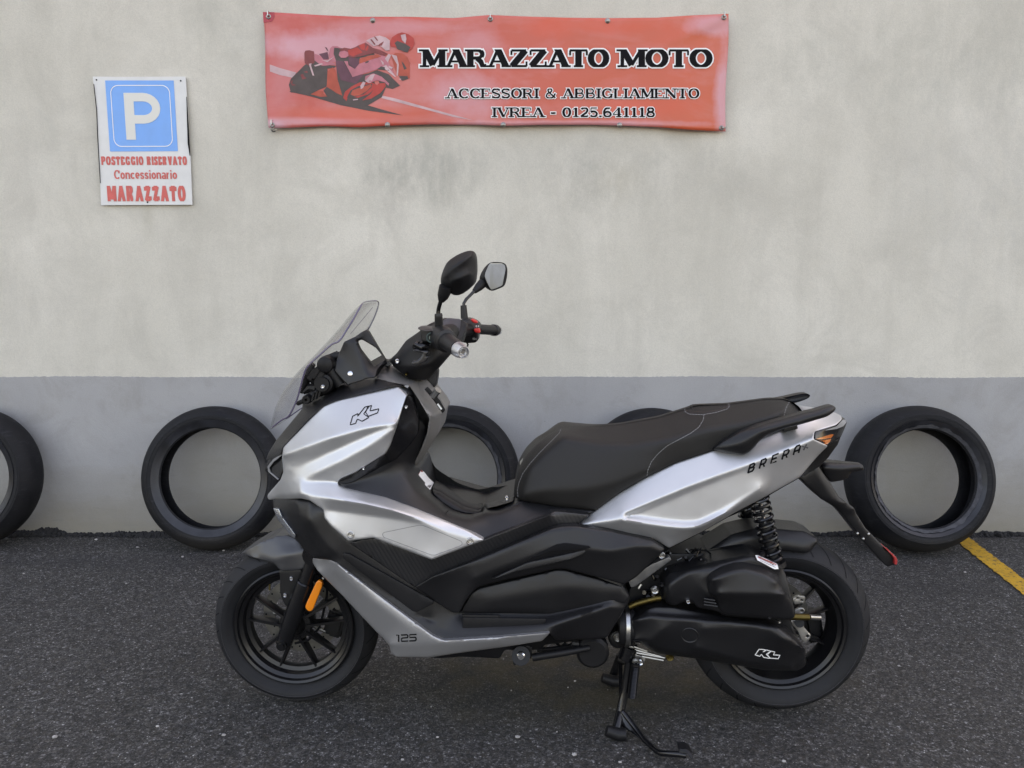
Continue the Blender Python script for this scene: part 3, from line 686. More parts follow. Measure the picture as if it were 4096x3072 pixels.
#--BANNER--
def m_banner():
    g = G('printed_vinyl'); P = g.P
    x0, z0 = wxz(1000, 300); x1, _ = wxz(2920, 300); X = g.math('DIVIDE', g.math('SUBTRACT', g.sep(P)['X'], x0), x1 - x0)
    n1 = g.noise(g.mapv(P, (.9, 1, 2.2)), 2.6, 5, .6, .6); n2 = g.noise(P, 14, 5, .6)
    base = g.mix(g.ramp(X, (.0, 0.), (.5, .5), (1., 1.)), (.53, .080, .066), (.60, .100, .043))
    cl = g.ramp(g.math('ADD', n1, g.math('MULTIPLY', n2, .12)), (.5, 0.), (.75, .42)); col = g.mix(cl, base, (.64, .26, .26))
    wp = g.noise(P, 6, 5, .6)
    for (px, py, rx, rz, k) in ((1250, 190, .34, .07, .75), (1880, 380, .20, .12, .55), (1900, 180, .16, .10, .35), (2890, 400, .05, .25, .8), (2850, 110, .14, .05, .65), (1560, 120, .35, .04, .4), (1250, 488, .3, .02, .6), (2300, 500, .7, .018, .6), (1090, 505, .1, .025, .9), (1150, 300, .1, .16, .25)):
        a, b = wxz(px, py); col = g.mix(g.math('MULTIPLY', g.blob(P, a, b, rx, rz, warp=wp, wa=.35), k * .85), col, (.62, .36, .42))
    for (px, py, rx, rz, k) in ((2350, 110, .4, .05, .7), (1400, 460, .35, .05, .6), (2600, 430, .25, .06, .6)):
        a, b = wxz(px, py); col = g.mix(g.math('MULTIPLY', g.blob(P, a, b, rx, rz, warp=wp, wa=.35), k), col, (.66, .085, .035))
    g.b.inputs['Coat Weight'].default_value = .1
    return g.out(col, .45, g.bump(g.noise(P, 500, 2), .1, .001))
bn = empty('banner', at_y(2000, 300, WY - .02), 'red vinyl shop banner with a racing motorcycle and black lettering, fixed high on the wall', 'banner')
# edge curves of the banner (measured)
topc = c('G', (58, 54), (120, 55), (300, 66), (470, 74), (545, 74), (700, 74), (900, 80), (1060, 66), (1200, 72), (1400, 78), (1585, 80), (1800, 78), (1950, 68), (2117, 61))
botc = c('G', (80, 566), (160, 566), (330, 558), (480, 563), (610, 556), (800, 550), (1000, 552), (1120, 556), (1300, 552), (1500, 552), (1635, 555), (1800, 562), (1950, 574), (2102, 582))
def interp(curve, t):
    xs = np.linspace(0, 1, 200); cx = np.array([p[0] for p in curve]); cy = np.array([p[1] for p in curve])
    X = cx[0] + (cx[-1] - cx[0]) * t; return X, float(np.interp(X, cx, cy))
def ban_y(px, py):                                                   # gentle folds of the sheet
    u = (px - 1050) / 1865; v = (py - 60) / 460
    f = .004 * math.sin(u * 21 + v * 2) + .003 * math.sin(u * 47 - v * 3)
    f += .008 * math.exp(-((u - .5) / .02) ** 2) * (1 - v) * .6 + .006 * math.exp(-((u - .245) / .012) ** 2) * (1 - v) - .006 * math.exp(-((u - .75) / .012) ** 2) * (1 - v)
    dgl = (u - (1 - .12 * v / .5)); f += .006 * math.exp(-(((1 - u) * 1.9 - v * 1.0) / .06) ** 2) * max(0, 1 - v * 1.5) + .006 * math.exp(-((u * 3.5 - (1 - v)) / .10) ** 2) * max(0, (v - .4))
    return WY - .028 - f
def banf(off): return lambda x, y: at_y(x, y, ban_y(x, y) - off)
def sheet(u, v):
    tx, ty = interp(topc, u); bx, by = interp(botc, u); e = .0
    x = tx + (bx - tx) * v; y = ty + (by - ty) * v
    x += (3 * math.sin(v * 7) if u < .01 or u > .99 else 0)
    return at_y(x, y, ban_y(x, y))
V, Fs = plane_grid(0, 1, 0, 1, 150, 34, sheet)
o = new_obj('banner_sheet', V, Fs, m_banner(), bn)
so_ = o.modifiers.new('thick', 'SOLIDIFY'); so_.thickness = .0015; so_.offset = -1
def bcol(n, col, r_=.6): return mat(n, col, r_, var=.14, vscale=25, spec=.25)
b_dark = bcol('print_dark', (.095, .075, .070)); b_mid = bcol('print_maroon', (.24, .065, .065)); b_pink = bcol('print_pink', (.50, .17, .20)); b_lite = bcol('print_pale', (.54, .36, .37)); b_red = bcol('print_red', (.46, .065, .055)); b_purple = bcol('print_purple', (.15, .065, .085)); b_orange = bcol('print_orange', (.46, .095, .065))
def fillg(name, mt, off, *polys):
    for p in polys: flat(name, bn, mt, [resample([(a[0], a[1]) for a in c('T', *p)], 22, True)], banf(off))
# the racing motorcycle, printed flat
fillg('road_line', b_lite, .0009, [(-150, 620), (0, 672), (240, 738), (190, 815), (0, 775), (-150, 722)], [(1470, 1070), (1700, 1120), (2212, 1265), (2550, 1360), (2860, 1445), (2550, 1390), (2212, 1300), (1500, 1115)])
fillg('printed_shadow', b_dark, .0012, [(140, 1020), (460, 1090), (900, 1220), (1300, 1300), (1820, 1370), (1600, 1310), (1290, 1220), (1500, 1080), (1560, 960), (1250, 900), (920, 1080), (690, 950), (640, 1000), (690, 1090), (450, 1060), (200, 980)])
fillg('printed_motorcycle', b_dark, .0015, [(130, 920), (160, 830), (260, 730), (370, 620), (520, 560), (640, 620), (830, 640), (800, 670), (700, 680), (700, 900), (680, 950), (560, 1000), (450, 1060), (160, 1030)],
      [(780, 370), (870, 370), (1000, 400), (1150, 350), (1330, 380), (1400, 480), (1180, 520), (1150, 640), (1060, 800), (1300, 750), (1430, 700), (1600, 760), (1770, 930), (1660, 980), (1560, 960), (1500, 1100), (1300, 1220), (950, 1220), (920, 1080), (850, 840), (820, 560), (780, 470)])
fillg('printed_exhaust', b_mid, .0019, [(360, 450), (375, 415), (430, 408), (500, 425), (510, 590), (430, 640), (365, 600)])
fillg('printed_tail', b_purple, .0019, [(575, 465), (700, 435), (720, 540), (640, 545)], [(820, 560), (930, 570), (1060, 800), (1240, 760), (1120, 900), (900, 850), (840, 700)], [(1010, 500), (1160, 540), (1170, 610), (1105, 680), (1020, 610)], [(660, 360), (690, 370), (715, 425), (690, 410)])
fillg('printed_seat', b_pink, .0019, [(715, 480), (740, 380), (775, 345), (850, 350), (905, 385), (800, 370), (790, 460), (830, 580), (760, 580)], [(510, 460), (600, 490), (640, 545), (720, 545), (830, 620), (620, 640), (510, 560)])
fillg('printed_fairing', b_pink, .0020, [(945, 570), (1000, 570), (1010, 630), (1105, 685), (1170, 605), (1290, 570), (1420, 470), (1560, 500), (1700, 790), (1600, 700), (1500, 650), (1400, 700), (1070, 805)])
fillg('printed_fairing', b_orange, .0021, [(1170, 540), (1300, 490), (1430, 470), (1500, 500), (1300, 560), (1170, 610)], [(1700, 450), (1800, 450), (1880, 510), (1915, 600), (1910, 830), (1850, 790), (1740, 780), (1700, 700), (1640, 500)])
fillg('printed_screen', b_lite, .0023, [(1600, 460), (1640, 480), (1590, 590), (1548, 535)], [(1640, 470), (1720, 490), (1752, 620), (1740, 785), (1720, 780), (1725, 620)], [(1480, 545), (1560, 620), (1710, 800), (1690, 800), (1540, 680)])
fillg('printed_vent', b_dark, .0023, [(1790, 570), (1830, 610), (1870, 680), (1830, 695)], [(1255, 585), (1320, 560), (1300, 590), (1260, 602)], [(1430, 690), (1490, 645), (1550, 660), (1620, 710)], [(1750, 790), (1880, 790), (1890, 830), (1800, 860)])
fillg('printed_wheel', b_red, .0021, [(930, 1110), (960, 1020), (1060, 940), (1180, 880), (1350, 880), (1430, 920), (1420, 960), (1300, 1060), (1150, 1110), (1010, 1080), (980, 1160)], [(1210, 1150), (1330, 1060), (1450, 900), (1550, 890), (1560, 940), (1480, 1040), (1350, 1120)])
fillg('printed_hub', b_dark, .0023, [(985, 1110), (1040, 1000), (1150, 940), (1360, 900), (1350, 960), (1230, 1060), (1100, 1095)])
fillg('printed_disc', b_orange, .0025, [(1040, 1060), (1070, 1000), (1180, 960), (1340, 910), (1350, 940), (1280, 1010), (1180, 1070), (1090, 1085)])
fillg('printed_wheel', b_mid, .0021, [(300, 770), (340, 755), (360, 800), (395, 820), (330, 840)], [(480, 700), (545, 680), (560, 740), (520, 780)], [(150, 880), (190, 840), (180, 900), (240, 925), (180, 930)], [(350, 725), (440, 700), (480, 730), (380, 745)])
fillg('printed_fork', b_lite, .0027, [(1185, 930), (1225, 870), (1262, 885), (1225, 965), (1190, 985)], [(1255, 860), (1340, 770), (1400, 760), (1345, 885), (1300, 890)])
fillg('printed_mudguard', b_pink, .0026, [(1250, 850), (1260, 790), (1380, 750), (1500, 800), (1610, 900), (1600, 935), (1540, 880), (1430, 850), (1330, 890)])
fillg('printed_ground', b_orange, .0017, [(690, 940), (700, 720), (780, 660), (815, 700), (850, 860), (918, 1078), (830, 1040)], [(450, 1060), (560, 1005), (635, 1010), (640, 1050), (700, 1090), (600, 1095)])
fillg('printed_rider', b_mid, .0028, [(870, 400), (950, 370), (1060, 390), (1150, 340), (1260, 295), (1340, 350), (1400, 400), (1560, 480), (1540, 495), (1400, 450), (1260, 480), (1180, 500), (1080, 520), (1000, 500)])
fillg('printed_rider', b_red, .0029, [(1000, 410), (1140, 365), (1220, 440), (1080, 500), (1010, 470)], [(1160, 340), (1250, 300), (1320, 370), (1300, 420), (1200, 400)])
fillg('printed_jacket', b_lite, .0030, [(1270, 270), (1310, 245), (1400, 205), (1470, 192), (1560, 220), (1620, 265), (1615, 410), (1560, 415), (1500, 360), (1450, 330), (1380, 350), (1330, 310)])
fillg('printed_stripe', b_mid, .0032, [(1385, 210), (1405, 205), (1450, 268), (1430, 270)], [(1330, 252), (1350, 245), (1410, 320), (1390, 330)], [(1460, 320), (1540, 270), (1500, 340), (1450, 345)], [(1360, 370), (1470, 400), (1590, 460), (1570, 475), (1400, 410)])
fillg('printed_knee', b_pink, .0032, [(865, 480), (880, 430), (950, 415), (1005, 440), (1010, 490), (970, 520), (900, 520)])
fillg('printed_helmet', b_red, .0032, [(1620, 310), (1650, 220), (1730, 165), (1800, 145), (1890, 170), (1970, 230), (1985, 310), (1940, 390), (1860, 440), (1790, 420), (1690, 360), (1640, 360)])
fillg('printed_visor', b_dark, .0034, [(1690, 300), (1730, 270), (1850, 315), (1925, 365), (1880, 440), (1840, 435), (1730, 390)])
fillg('printed_highlight', b_lite, .0036, [(1780, 185), (1850, 170), (1865, 240), (1850, 310), (1800, 260)], [(425, 610), (465, 600), (460, 640), (505, 785), (480, 780), (440, 660)], [(500, 635), (610, 600), (640, 615), (520, 650)], [(620, 555), (700, 560), (810, 495), (700, 585)], [(1600, 640), (1665, 660), (1650, 685), (1605, 668)], [(1750, 830), (1790, 830), (1775, 850)], [(1075, 1135), (1150, 1125), (1150, 1140), (1080, 1150)])
def btext(name, s, x0, x1, yt, yb, th, gw, thin=.4, slab=.17, sp=0):
    x0, yt = c1('G', x0, yt); x1, yb = c1('G', x1, yb)
    flat('lettering_outline', bn, white, text_polys(s, x0, x1, yt, yb, th, True, gw, thin, slab=slab, sp=sp), banf(.0030))
    flat('lettering', bn, black, text_polys(s, x0, x1, yt, yb, th, True, 0, thin, slab=slab, sp=sp), banf(.0042))
btext('t', 'MARAZZATO', 760, 1588, 218, 297, .36, 5.5, slab=.07, thin=.5)
btext('t', 'MOTO', 1634, 2046, 218, 297, .36, 5.5, slab=.07)
btext('t', 'ACCESSORI & ABBIGLIAMENTO', 868, 1990, 391, 435, .245, 3.2, slab=.12)
btext('t', 'IVREA - 0125.641118', 1070, 1794, 475, 518, .26, 3.2, slab=.12)
def grommet(px, py, hook):
    p = at_y(px, py, ban_y(px, py) - .002); m = MB(); m.lathe([(.0042, 0), (.0045, .002), (.0075, .0028), (.0105, .0012), (.011, -.0005), (.004, -.0008)], p, (0, -1, 0), 24); o = m.build('grommet', grommetm, bn)
    if hook == 0: m = MB(); m.ball(p + Vector((0, -.002, 0)), .0085, .005, .0085); m.build('stud', grommetm, bn)
    else:
        q = p + Vector((0, -.008, 0)); sgn = hook
        if abs(sgn) == 1: P_ = [p + Vector((0, .03, .004)), q + Vector((0, -.004, .002)), q + Vector((0, -.004, .018)), q + Vector((0, .008, .020))]
        else: P_ = [p + Vector((0, .03, 0)), q + Vector((0, -.002, 0)), q + Vector((.012, 0, .001)), q + Vector((.020, .01, .001))]
        m = MB(); m.tube(P_, .0022, 8); m.build('hook', steel, bn)
for (x, y, hk) in ((82, 73, 1), (543, 90, 0), (1063, 84, 1), (1582, 92, 0), (2097, 76, 1), (98, 553, 1), (608, 552, 0), (1120, 552, 0), (1635, 553, 0), (2086, 566, 2)): grommet(*c1('G', x, y), hk)
rp = [(x, y) for x, y in c('G', (57, 53), (108, 54), (108, 75), (98, 95), (60, 101))]
flat('red_tape_patch', bn, mat('red_tape', (.42, .035, .05), .5), [resample(rp, 15, True)], banf(.0014))
q = at_y(*c1('G', 104, 572), WY - .02); m = MB(); m.lathe([(.006, 0), (.0085, .003), (.012, 0), (.009, -.003)], q, (0, -1, 0), 20); m.build('ring', steel, bn)

# ------------------------------------------------------------------ parking sign
SGY = WY - .012
def sgf(off): return lambda x, y: at_y(x, y, SGY - off)
sg = empty('parking_sign', at_y(*c1('H', 700, 1450), SGY), 'white rectangular reserved parking sign with blue P square and red lettering, screwed to the wall', 'sign')
def quad_panel(name, pts, y0, th, mt, par):
    P = [at_y(a, b, y0) for a, b in pts]; Q = [p + Vector((0, th, 0)) for p in P]; n = len(P)
    return new_obj(name, P + Q, [tuple(range(n)), tuple(range(2 * n - 1, n - 1, -1))] + [(i, (i + 1) % n, (i + 1) % n + n, i + n) for i in range(n)], mt, par, smooth=False)
quad_panel('sign_plate', c('H', (180, 143), (430, 146), (1128, 143), (1150, 500), (1160, 800), (1177, 950), (1197, 1452), (267, 1456), (245, 950), (222, 480)), SGY, .005, mat('sign_white', (.60, .60, .59), .35, var=.07, vscale=12), sg)
quad_panel('dark_edge', c('H', (188, 220), (191, 220), (221, 480), (232, 760), (258, 1230), (255, 1230), (229, 800), (216, 480)), SGY - .004, .003, black, sg)  # thin black strips along the left and right plate edges
quad_panel('dark_edge', c('H', (1136, 350), (1140, 350), (1150, 520), (1166, 800), (1176, 950), (1170, 950), (1150, 830), (1143, 600)), SGY - .004, .003, black, sg)
blue = mat('sign_blue', (.10, .33, .72), .35, var=.05, vscale=15)
flat('blue_square', sg, blue, [c('H', (307, 183), (1007, 183), (1050, 905), (357, 908))], sgf(.001))
def bil(u, v):
    a = ((307, 183), (1007, 183), (1050, 905), (357, 908)); x = (a[0][0] * (1 - u) + a[1][0] * u) * (1 - v) + (a[3][0] * (1 - u) + a[2][0] * u) * v; y = (a[0][1] * (1 - u) + a[1][1] * u) * (1 - v) + (a[3][1] * (1 - u) + a[2][1] * u) * v
    return c1('H', x, y)
def rrect(i, r_):
    P = []
    for cx, cy, a in ((1 - i - r_, i + r_, -90), (1 - i - r_, 1 - i - r_, 0), (i + r_, 1 - i - r_, 90), (i + r_, i + r_, 180)): P += arc(cx, cy, r_, r_, a, a + 90, 6)
    return P + [P[0]]
flat('square_border', sg, white, [[bil(*q) for q in p] for p in ribbon(rrect(.07, .11), lambda a, b: .011)], sgf(.002))
creamp = mat('sign_cream', (.62, .61, .56), .4)
Pg = [[(.255, .175), (.395, .175), (.395, .835), (.255, .835)]] + ribbon([(.30, .235), (.52, .235)] + arc(.53, .392, .19, .157, -90, 90, 12) + [(.52, .549), (.30, .549)], lambda a, b: .12)
flat('letter_P', sg, creamp, [[bil(*q) for q in p] for p in Pg], sgf(.002))
sred = mat('sign_red', (.60, .10, .085), .5, var=.12, vscale=40)
def stext(s, x0, x1, yt, yb, th, sp=.0, thin=.7):
    x0, yt = c1('H', x0, yt); x1, yb = c1('H', x1, yb)
    flat('lettering', sg, sred, text_polys(s, x0, x1, yt, yb, th, False, 0, thin, shear=.066, sp=sp), sgf(.0015))
stext('POSTEGGIO', 262, 698, 958, 1046, .21, thin=.75); stext('RISERVATO', 726, 1142, 958, 1046, .21, thin=.75); stext('Concessionario', 392, 1040, 1098, 1188, .17, thin=.8); stext('MARAZZATO', 318, 1128, 1258, 1416, .20, thin=.7)
for x, y in ((219, 177), (1079, 186), (740, 1426)):
    p = at_y(*c1('H', x, y), SGY - .001); m = MB(); m.ball(p, .0035, .0025, .0035, n=10); m.build('screw', darker, sg)

#--SCOOTER--
sc = empty('scooter', (FC + RC) / 2, 'silver and black maxi scooter on its centre stand in front of the wall', 'scooter')
# ---------- wheels
def wheel_tyre_prof(Ro, Wd, Rb, n=16):
    p = [(Ro - (Ro - Rb) * .50 * abs(-1 + 2 * i / n) ** 2.3, (-1 + 2 * i / n) * Wd / 2) for i in range(n + 1)]
    rs = p[-1][0]; rt = [(rs - .006, Wd / 2 - .0005), (Rb + (rs - Rb) * .5, Wd / 2 - .006), (Rb + .004, Wd / 2 - .018), (Rb - .003, Wd / 2 - .022)]
    return p + rt + [(Rb - .004, 0)] + [(a, -b) for a, b in rt[::-1]]
def wheel(cen, Ro, Wd, Rb, mid0, disc_side, disc_r, spokew=.012):
    wh = bpy.data.objects.new('wheel', None); scn.collection.objects.link(wh); wh.parent = sc; wh.location = cen - sc.location
    m = MB(); m.lathe(wheel_tyre_prof(Ro, Wd, Rb), cen, NN, 128); ty = m.build('tyre', rubber, wh, sharp=45)
    hw = Wd / 2 - .012
    # tread grooves
    m = MB()
    X = NN.cross(Vector((0, 0, 1))).normalized(); Zv = X.cross(NN)
    for k in range(26):
        for sg_ in (1, -1):
            P_ = []
            for j in range(7):
                t = j / 6; a = 2 * math.pi * (k + (0 if sg_ == 1 else .5)) / 26 + t * .20; ww = (.12 + t * .78)
                rr3 = Ro - (Ro - Rb) * .50 * ww ** 2.3 + .0004; P_.append((a, ww, rr3))
            V = []
            for a, ww, rr3 in P_:
                for da in (-.009, .009):
                    V.append(cen + (X * math.cos(a + da) + Zv * math.sin(a + da)) * rr3 + NN * (ww * sg_ * Wd / 2))
            m.add(V, [(2 * i, 2 * i + 1, 2 * i + 3, 2 * i + 2) for i in range(6)])
    m.build('tread_groove', black, wh)
    m = MB()
    for rr2, hh in ((Rb + .010, Wd / 2 - .0145), (Rb + (Ro - Rb) * .48, Wd / 2 + .0002)): m.lathe([(rr2 - .0012, hh - .002), (rr2, hh + .0008), (rr2 + .0012, hh - .002)], cen, NN, 128)
    mk = MB()
    for k in range(34):
        for j in range(4):
            a_ = R(235 + k * 1.9 + j * .5); r_2 = Rb + .020 + .0062 * j; q_ = cen + (AX * math.cos(a_) + Vector((0, 0, 1)) * math.sin(a_)) * r_2 + NN * (Wd / 2 - .0085 + .0022 * j)
            t_ = (AX * -math.sin(a_) + Vector((0, 0, 1)) * math.cos(a_)) * .0011; n_2 = (AX * math.cos(a_) + Vector((0, 0, 1)) * math.sin(a_)) * .0022
            mk.add([q_ - t_ - n_2, q_ + t_ - n_2, q_ + t_ + n_2, q_ - t_ + n_2], [(0, 1, 2, 3)])
    mk.build('sidewall_pattern', mat('sidewall_marks', (.045, .045, .05), .5), wh, smooth=False)
    m.build('sidewall_line', mat('sidewall_sheen', (.05, .05, .055), .45), wh)
    # rim: flange, drop and inner barrel
    m = MB(); b = Rb - .002
    prof = [(b, hw), (b - .004, hw + .003), (b - .010, hw), (b - .013, hw - .008), (b - .022, hw - .014), (b - .026, hw - .028), (b - .036, .012), (b - .038, 0), (b - .036, -.012), (b - .026, -hw + .028), (b - .020, -hw + .012), (b - .010, -hw), (b - .004, -hw - .003), (b, -hw), (b - .006, -hw + .02), (b - .018, 0), (b - .006, hw - .02)]
    m.lathe(prof, cen, NN, 128); m.build('rim', rimm, wh, sharp=30)
    # spokes in five forked pairs
    m = MB()
    def dirv(a): return X * -math.cos(a) + Vector((0, 0, 1)) * math.sin(a)
    if dirv(0).x < 0: sgx = -1
    else: sgx = 1
    def dv(a): return AX * math.cos(a) + Vector((0, 0, 1)) * math.sin(a)
    for k in range(5):
        for s2 in (-1, 1):
            a = R(mid0 + 72 * k + s2 * 14.5); a_in = R(mid0 + 72 * k + s2 * 20)
            p0 = cen + dv(a_in) * .035 + NN * .020; p1 = cen + dv(a) * (Rb - .030) + NN * .004
            d = (p1 - p0).normalized(); sdv = d.cross(NN).normalized()
            for (q, hw2, hd) in (): pass
            V = []
            for q, h1, h2 in ((p0, spokew, .014), (p1, spokew * .62, .011)):
                for aa, bb in ((-1, -1), (-1, .3), (-.5, 1), (.5, 1), (1, .3), (1, -1)): V.append(q + sdv * h1 * aa * .62 + NN * h2 * bb)
            m.add(V, [tuple(range(6))[::-1], tuple(range(6, 12))] + [(i, (i + 1) % 6, (i + 1) % 6 + 6, i + 6) for i in range(6)])
    m.lathe([(.0, .05), (.02, .05), (.024, .044), (.030, .03), (.044, .028), (.047, .02), (.047, -.02), (.044, -.03), (.024, -.045), (0, -.045)], cen, NN, 40)
    m.build('spokes', rimm, wh, sharp=30)
    # drilled brake disc
    m = MB(); h0 = disc_side; rr4 = disc_r
    m.lathe([(rr4, h0 + .002), (rr4, h0 - .002), (rr4 - .032, h0 - .002), (rr4 - .032, h0 + .002)], cen, NN, 72)
    for k in range(5):
        a = R(72 * k + 20); q0 = cen + dv(a) * .04 + NN * h0; q1 = cen + dv(a + .25) * (rr4 - .03) + NN * h0; m.tube([q0, q1], .006, 8)
    dsc = m.build('brake_disc', mat('disc_steel', (.20, .195, .18), .45, .8, var=.2, vscale=40), wh)
    m = MB()
    for k in range(30):
        a = 2 * math.pi * k / 30; r2 = rr4 - .008 - .0075 * (k % 3); q = cen + dv(a) * r2 + NN * (h0 + .0023); m.lathe([(0, 0), (.0028, 0), (.0028, .0002), (0, .0002)], q, NN, 8)
    m.build('disc_hole', black, dsc_parent(dsc))
    return wh, dv
def dsc_parent(o): return o.parent
RF, RR = .231, .248
cF = FC + Vector((0, 0, RF)); cR = RC + Vector((0, 0, RR))
wF, dv = wheel(cF, RF, .112, .170, 18, -.042, .112)
wR, _ = wheel(cR, RR, .135, .174, 33, -.05, .10)
# valve on the front wheel
q = S(*c1('C', 515, 550), .01); m = MB(); m.tube([q + Vector((0, 0, .010)), q + Vector((.002, -.01, -.006))], .0028, 8); m.build('valve', brass, wF); 

# ---------- front fork, mudguard, reflector, brake
def cyl(name, mt, a, b, r_, n=20, par=None, **k):
    m = MB(); m.tube([a, b], r_, n); return m.build(name, mt, par or sc, **k)
m = MB(); T0 = S(*c1('C', 850, 300), .085); T1 = S(*c1('C', 780, 510), .085); T2 = S(*c1('C', 640, 900), .085); T3 = S(*c1('C', 620, 955), .085)
m.tube([T0, T1], .0185, 24); m.tube([T1, T1 + (T2 - T1) * .02, T1 + (T2 - T1) * .6, T2, T3], [.0215, .024, .025, .022, .020], 24)
m.ball(T3, .021, .021, .021); m.tube([T3 + NN * .0, T3 + NN * .026], .0135, 16); m.tube([T3 + NN * .026, T3 + NN * .031], .009, 8)
for P_ in [[p for p in (T0, T1, T2, T3)]]:
    Q_ = [mir(p) for p in P_]; m.tube(Q_[:2], .0185, 24); m.tube([Q_[1], Q_[2], Q_[3]], [.024, .024, .020], 24)
m.tube([cF + NN * .09, cF - NN * .09], .010, 16)
m.tube([T0 + NN * .02, mir(T0) - NN * .02], .03, 16); m.tube([(T0 + mir(T0)) / 2, (T0 + mir(T0)) / 2 + (T0 - T2) * .9], .028, 16)
m.build('fork', gloss, sc)
# orange reflector
rp_ = c('C', (858, 512), (875, 500), (897, 507), (905, 528), (895, 560), (835, 710), (820, 727), (797, 727), (777, 705), (780, 680))
panel('side_reflector', sc, orange, rp_, wd=.118, t=.008, grid=9, fr=.0025, rad=7)
# mudguard
fo = c('C', (300, 302, .012), (360, 262, .03), (450, 215, .045), (560, 175, .05), (650, 165, .05), (705, 190, .055), (760, 250, .065), (800, 300, .07), (785, 360, .075), (760, 418, .078), (690, 428, .078), (600, 430, .078), (575, 410, .075), (545, 375, .072), (400, 335, .055))
fcr = [c('C', (310, 300, .022), (450, 290, .058), (530, 355, .074)), c('C', (530, 355, .074), (640, 310, .078), (800, 275, .072)), c('C', (420, 235, .045), (560, 230, .060), (700, 240, .062))]
mg, mgb = panel('front_mudguard', sc, graph, fo, fcr, mode='solid', fr=.003, grid=16)
# rear part of the mudguard behind the fork
panel('mudguard_bracket', sc, dark, c('C', (578, 425), (755, 420), (725, 520), (680, 640), (650, 690), (630, 690), (605, 640), (590, 590), (590, 470)), wd=.066, t=.004, grid=20, fr=.002, far=True)
def screw(px, py, w_, r_=.006, mt=chrome, nm='bolt', par=None, bv=None):
    if bv is not None: p, nr = hitn(bv, px, py)
    else: p, nr = S(px, py, w_), NN
    m = MB(); m.lathe([(0, .003), (r_ * .45, .0035), (r_ * .55, .002), (r_ * .8, .0035), (r_, .001), (r_, -.004), (0, -.004)], p, nr, 14); return m.build(nm, mt, par or sc)
for x, y in ((674, 484), (628, 608)): screw(*c1('C', x, y), .0675, .0062)
screw(*c1('C', 908, 482), .07, .005)
m = MB(); q = S(*c1('C', 1000, 800), -.045); m.box(q, .05, .045, .075, Matrix.Rotation(.3, 3, 'Y'), .008); m.box(q + Vector((0, .01, -.03)), .04, .05, .03, Matrix.Rotation(.3, 3, 'Y'), .006); m.build('front_caliper', darker, sc)
m = MB(); m.tube([S(*c1('C', 940, 540), .0), S(*c1('C', 935, 620), -.0), S(*c1('C', 905, 760), -.0), S(*c1('C', 880, 850), .0), S(*c1('C', 800, 940), .03), S(*c1('C', 700, 965), .03)], .0035, 8); m.build('brake_hose', black, sc)

# ---------- lower body core
core = c('B', (165, 640, .07), (172, 705, .085), (240, 790, .11), (340, 935, .15), (430, 1050, .17), (470, 1075, .185)) + \
       c('C', (950, 348, .205), (1010, 382, .225), (1640, 858, .240), (1720, 915, .240), (1800, 948, .240), (2212, 926, .240)) + \
       c('I', (705, 270, .235), (745, 322, .20), (1100, 312, .19), (1165, 300, .19), (1300, 80, .18), (1330, 30, .18)) + \
       c('F', (405, 620, .18), (345, 530, .18), (380, 488, .18), (660, 268, .17), (560, 160, .14), (100, 60, .14)) + \
       c('D', (900, 1010, .145), (340, 930, .13)) + c('B', (1700, 780, .15), (1300, 720, .18), (800, 560, .19), (500, 560, .17), (250, 600, .09))
ccr = [c('B', (440, 655, .20), (430, 790, .215), (480, 880, .215), (600, 1010, .225), (680, 1080, .225)),
       c('B', (345, 650, .17), (370, 770, .19), (400, 860, .195), (560, 1060, .215)),
       c('B', (540, 720, .215), (600, 850, .22), (725, 955, .225), (1215, 1290, .225)),
       c('C', (1130, 420, .225), (1600, 740, .228), (1780, 860, .225), (1850, 885, .228), (2212, 862, .228)),
       c('C', (1060, 350, .226), (1580, 735, .23), (1700, 800, .215)), c('C', (1590, 735, .23), (1725, 660, .215)),
       c('C', (1910, 748, .195), (2212, 750, .195)) + c('I', (700, 118, .195), (1180, 25, .195), (1300, 45, .18)),
       c('I', (0, 270, .229), (700, 210, .229), (1000, 110, .22), (1180, 45, .205), (1290, 60, .185))]
co, cobv = panel('lower_bodywork', sc, dark, core, ccr, mode='solid', fr=.005, grid=15, sn=3, rad=10, fcap=.17)
# floor mat recess
panel('floor_mat', sc, darker, c('C', (1048, 318), (1062, 300), (1100, 305), (1725, 655), (1720, 672), (1598, 735), (1570, 728), (1060, 342)), wd=.2335, t=.004, fr=.0015, grid=24, rad=6)
panel('floor_tread', sc, darker, c('I', (0, 140), (0, 252), (640, 196), (668, 180), (672, 150), (640, 150)) , wd=.222, t=.004, fr=.0015, grid=30)
panel('floor_tread', sc, darker, c('C', (1925, 752), (2212, 758), (2212, 868), (1990, 880), (1960, 800)), wd=.218, t=.004, fr=.0015, grid=30)
# carbon look trim
cb, cbb = panel('carbon_trim', sc, carbon, c('B', (732, 962, .232), (820, 940, .236), (920, 925, .238), (1340, 1080, .246), (1725, 938, .235), (2212, 757, .215)) + c('D', (555, 1008, .19), (600, 1004, .188), (845, 1030, .175), (760, 1104, .18), (600, 1118, .19), (300, 1240, .21), (0, 1368, .225)) + c('B', (1213, 1288, .232)), t=.02, fr=.003, rad=5)
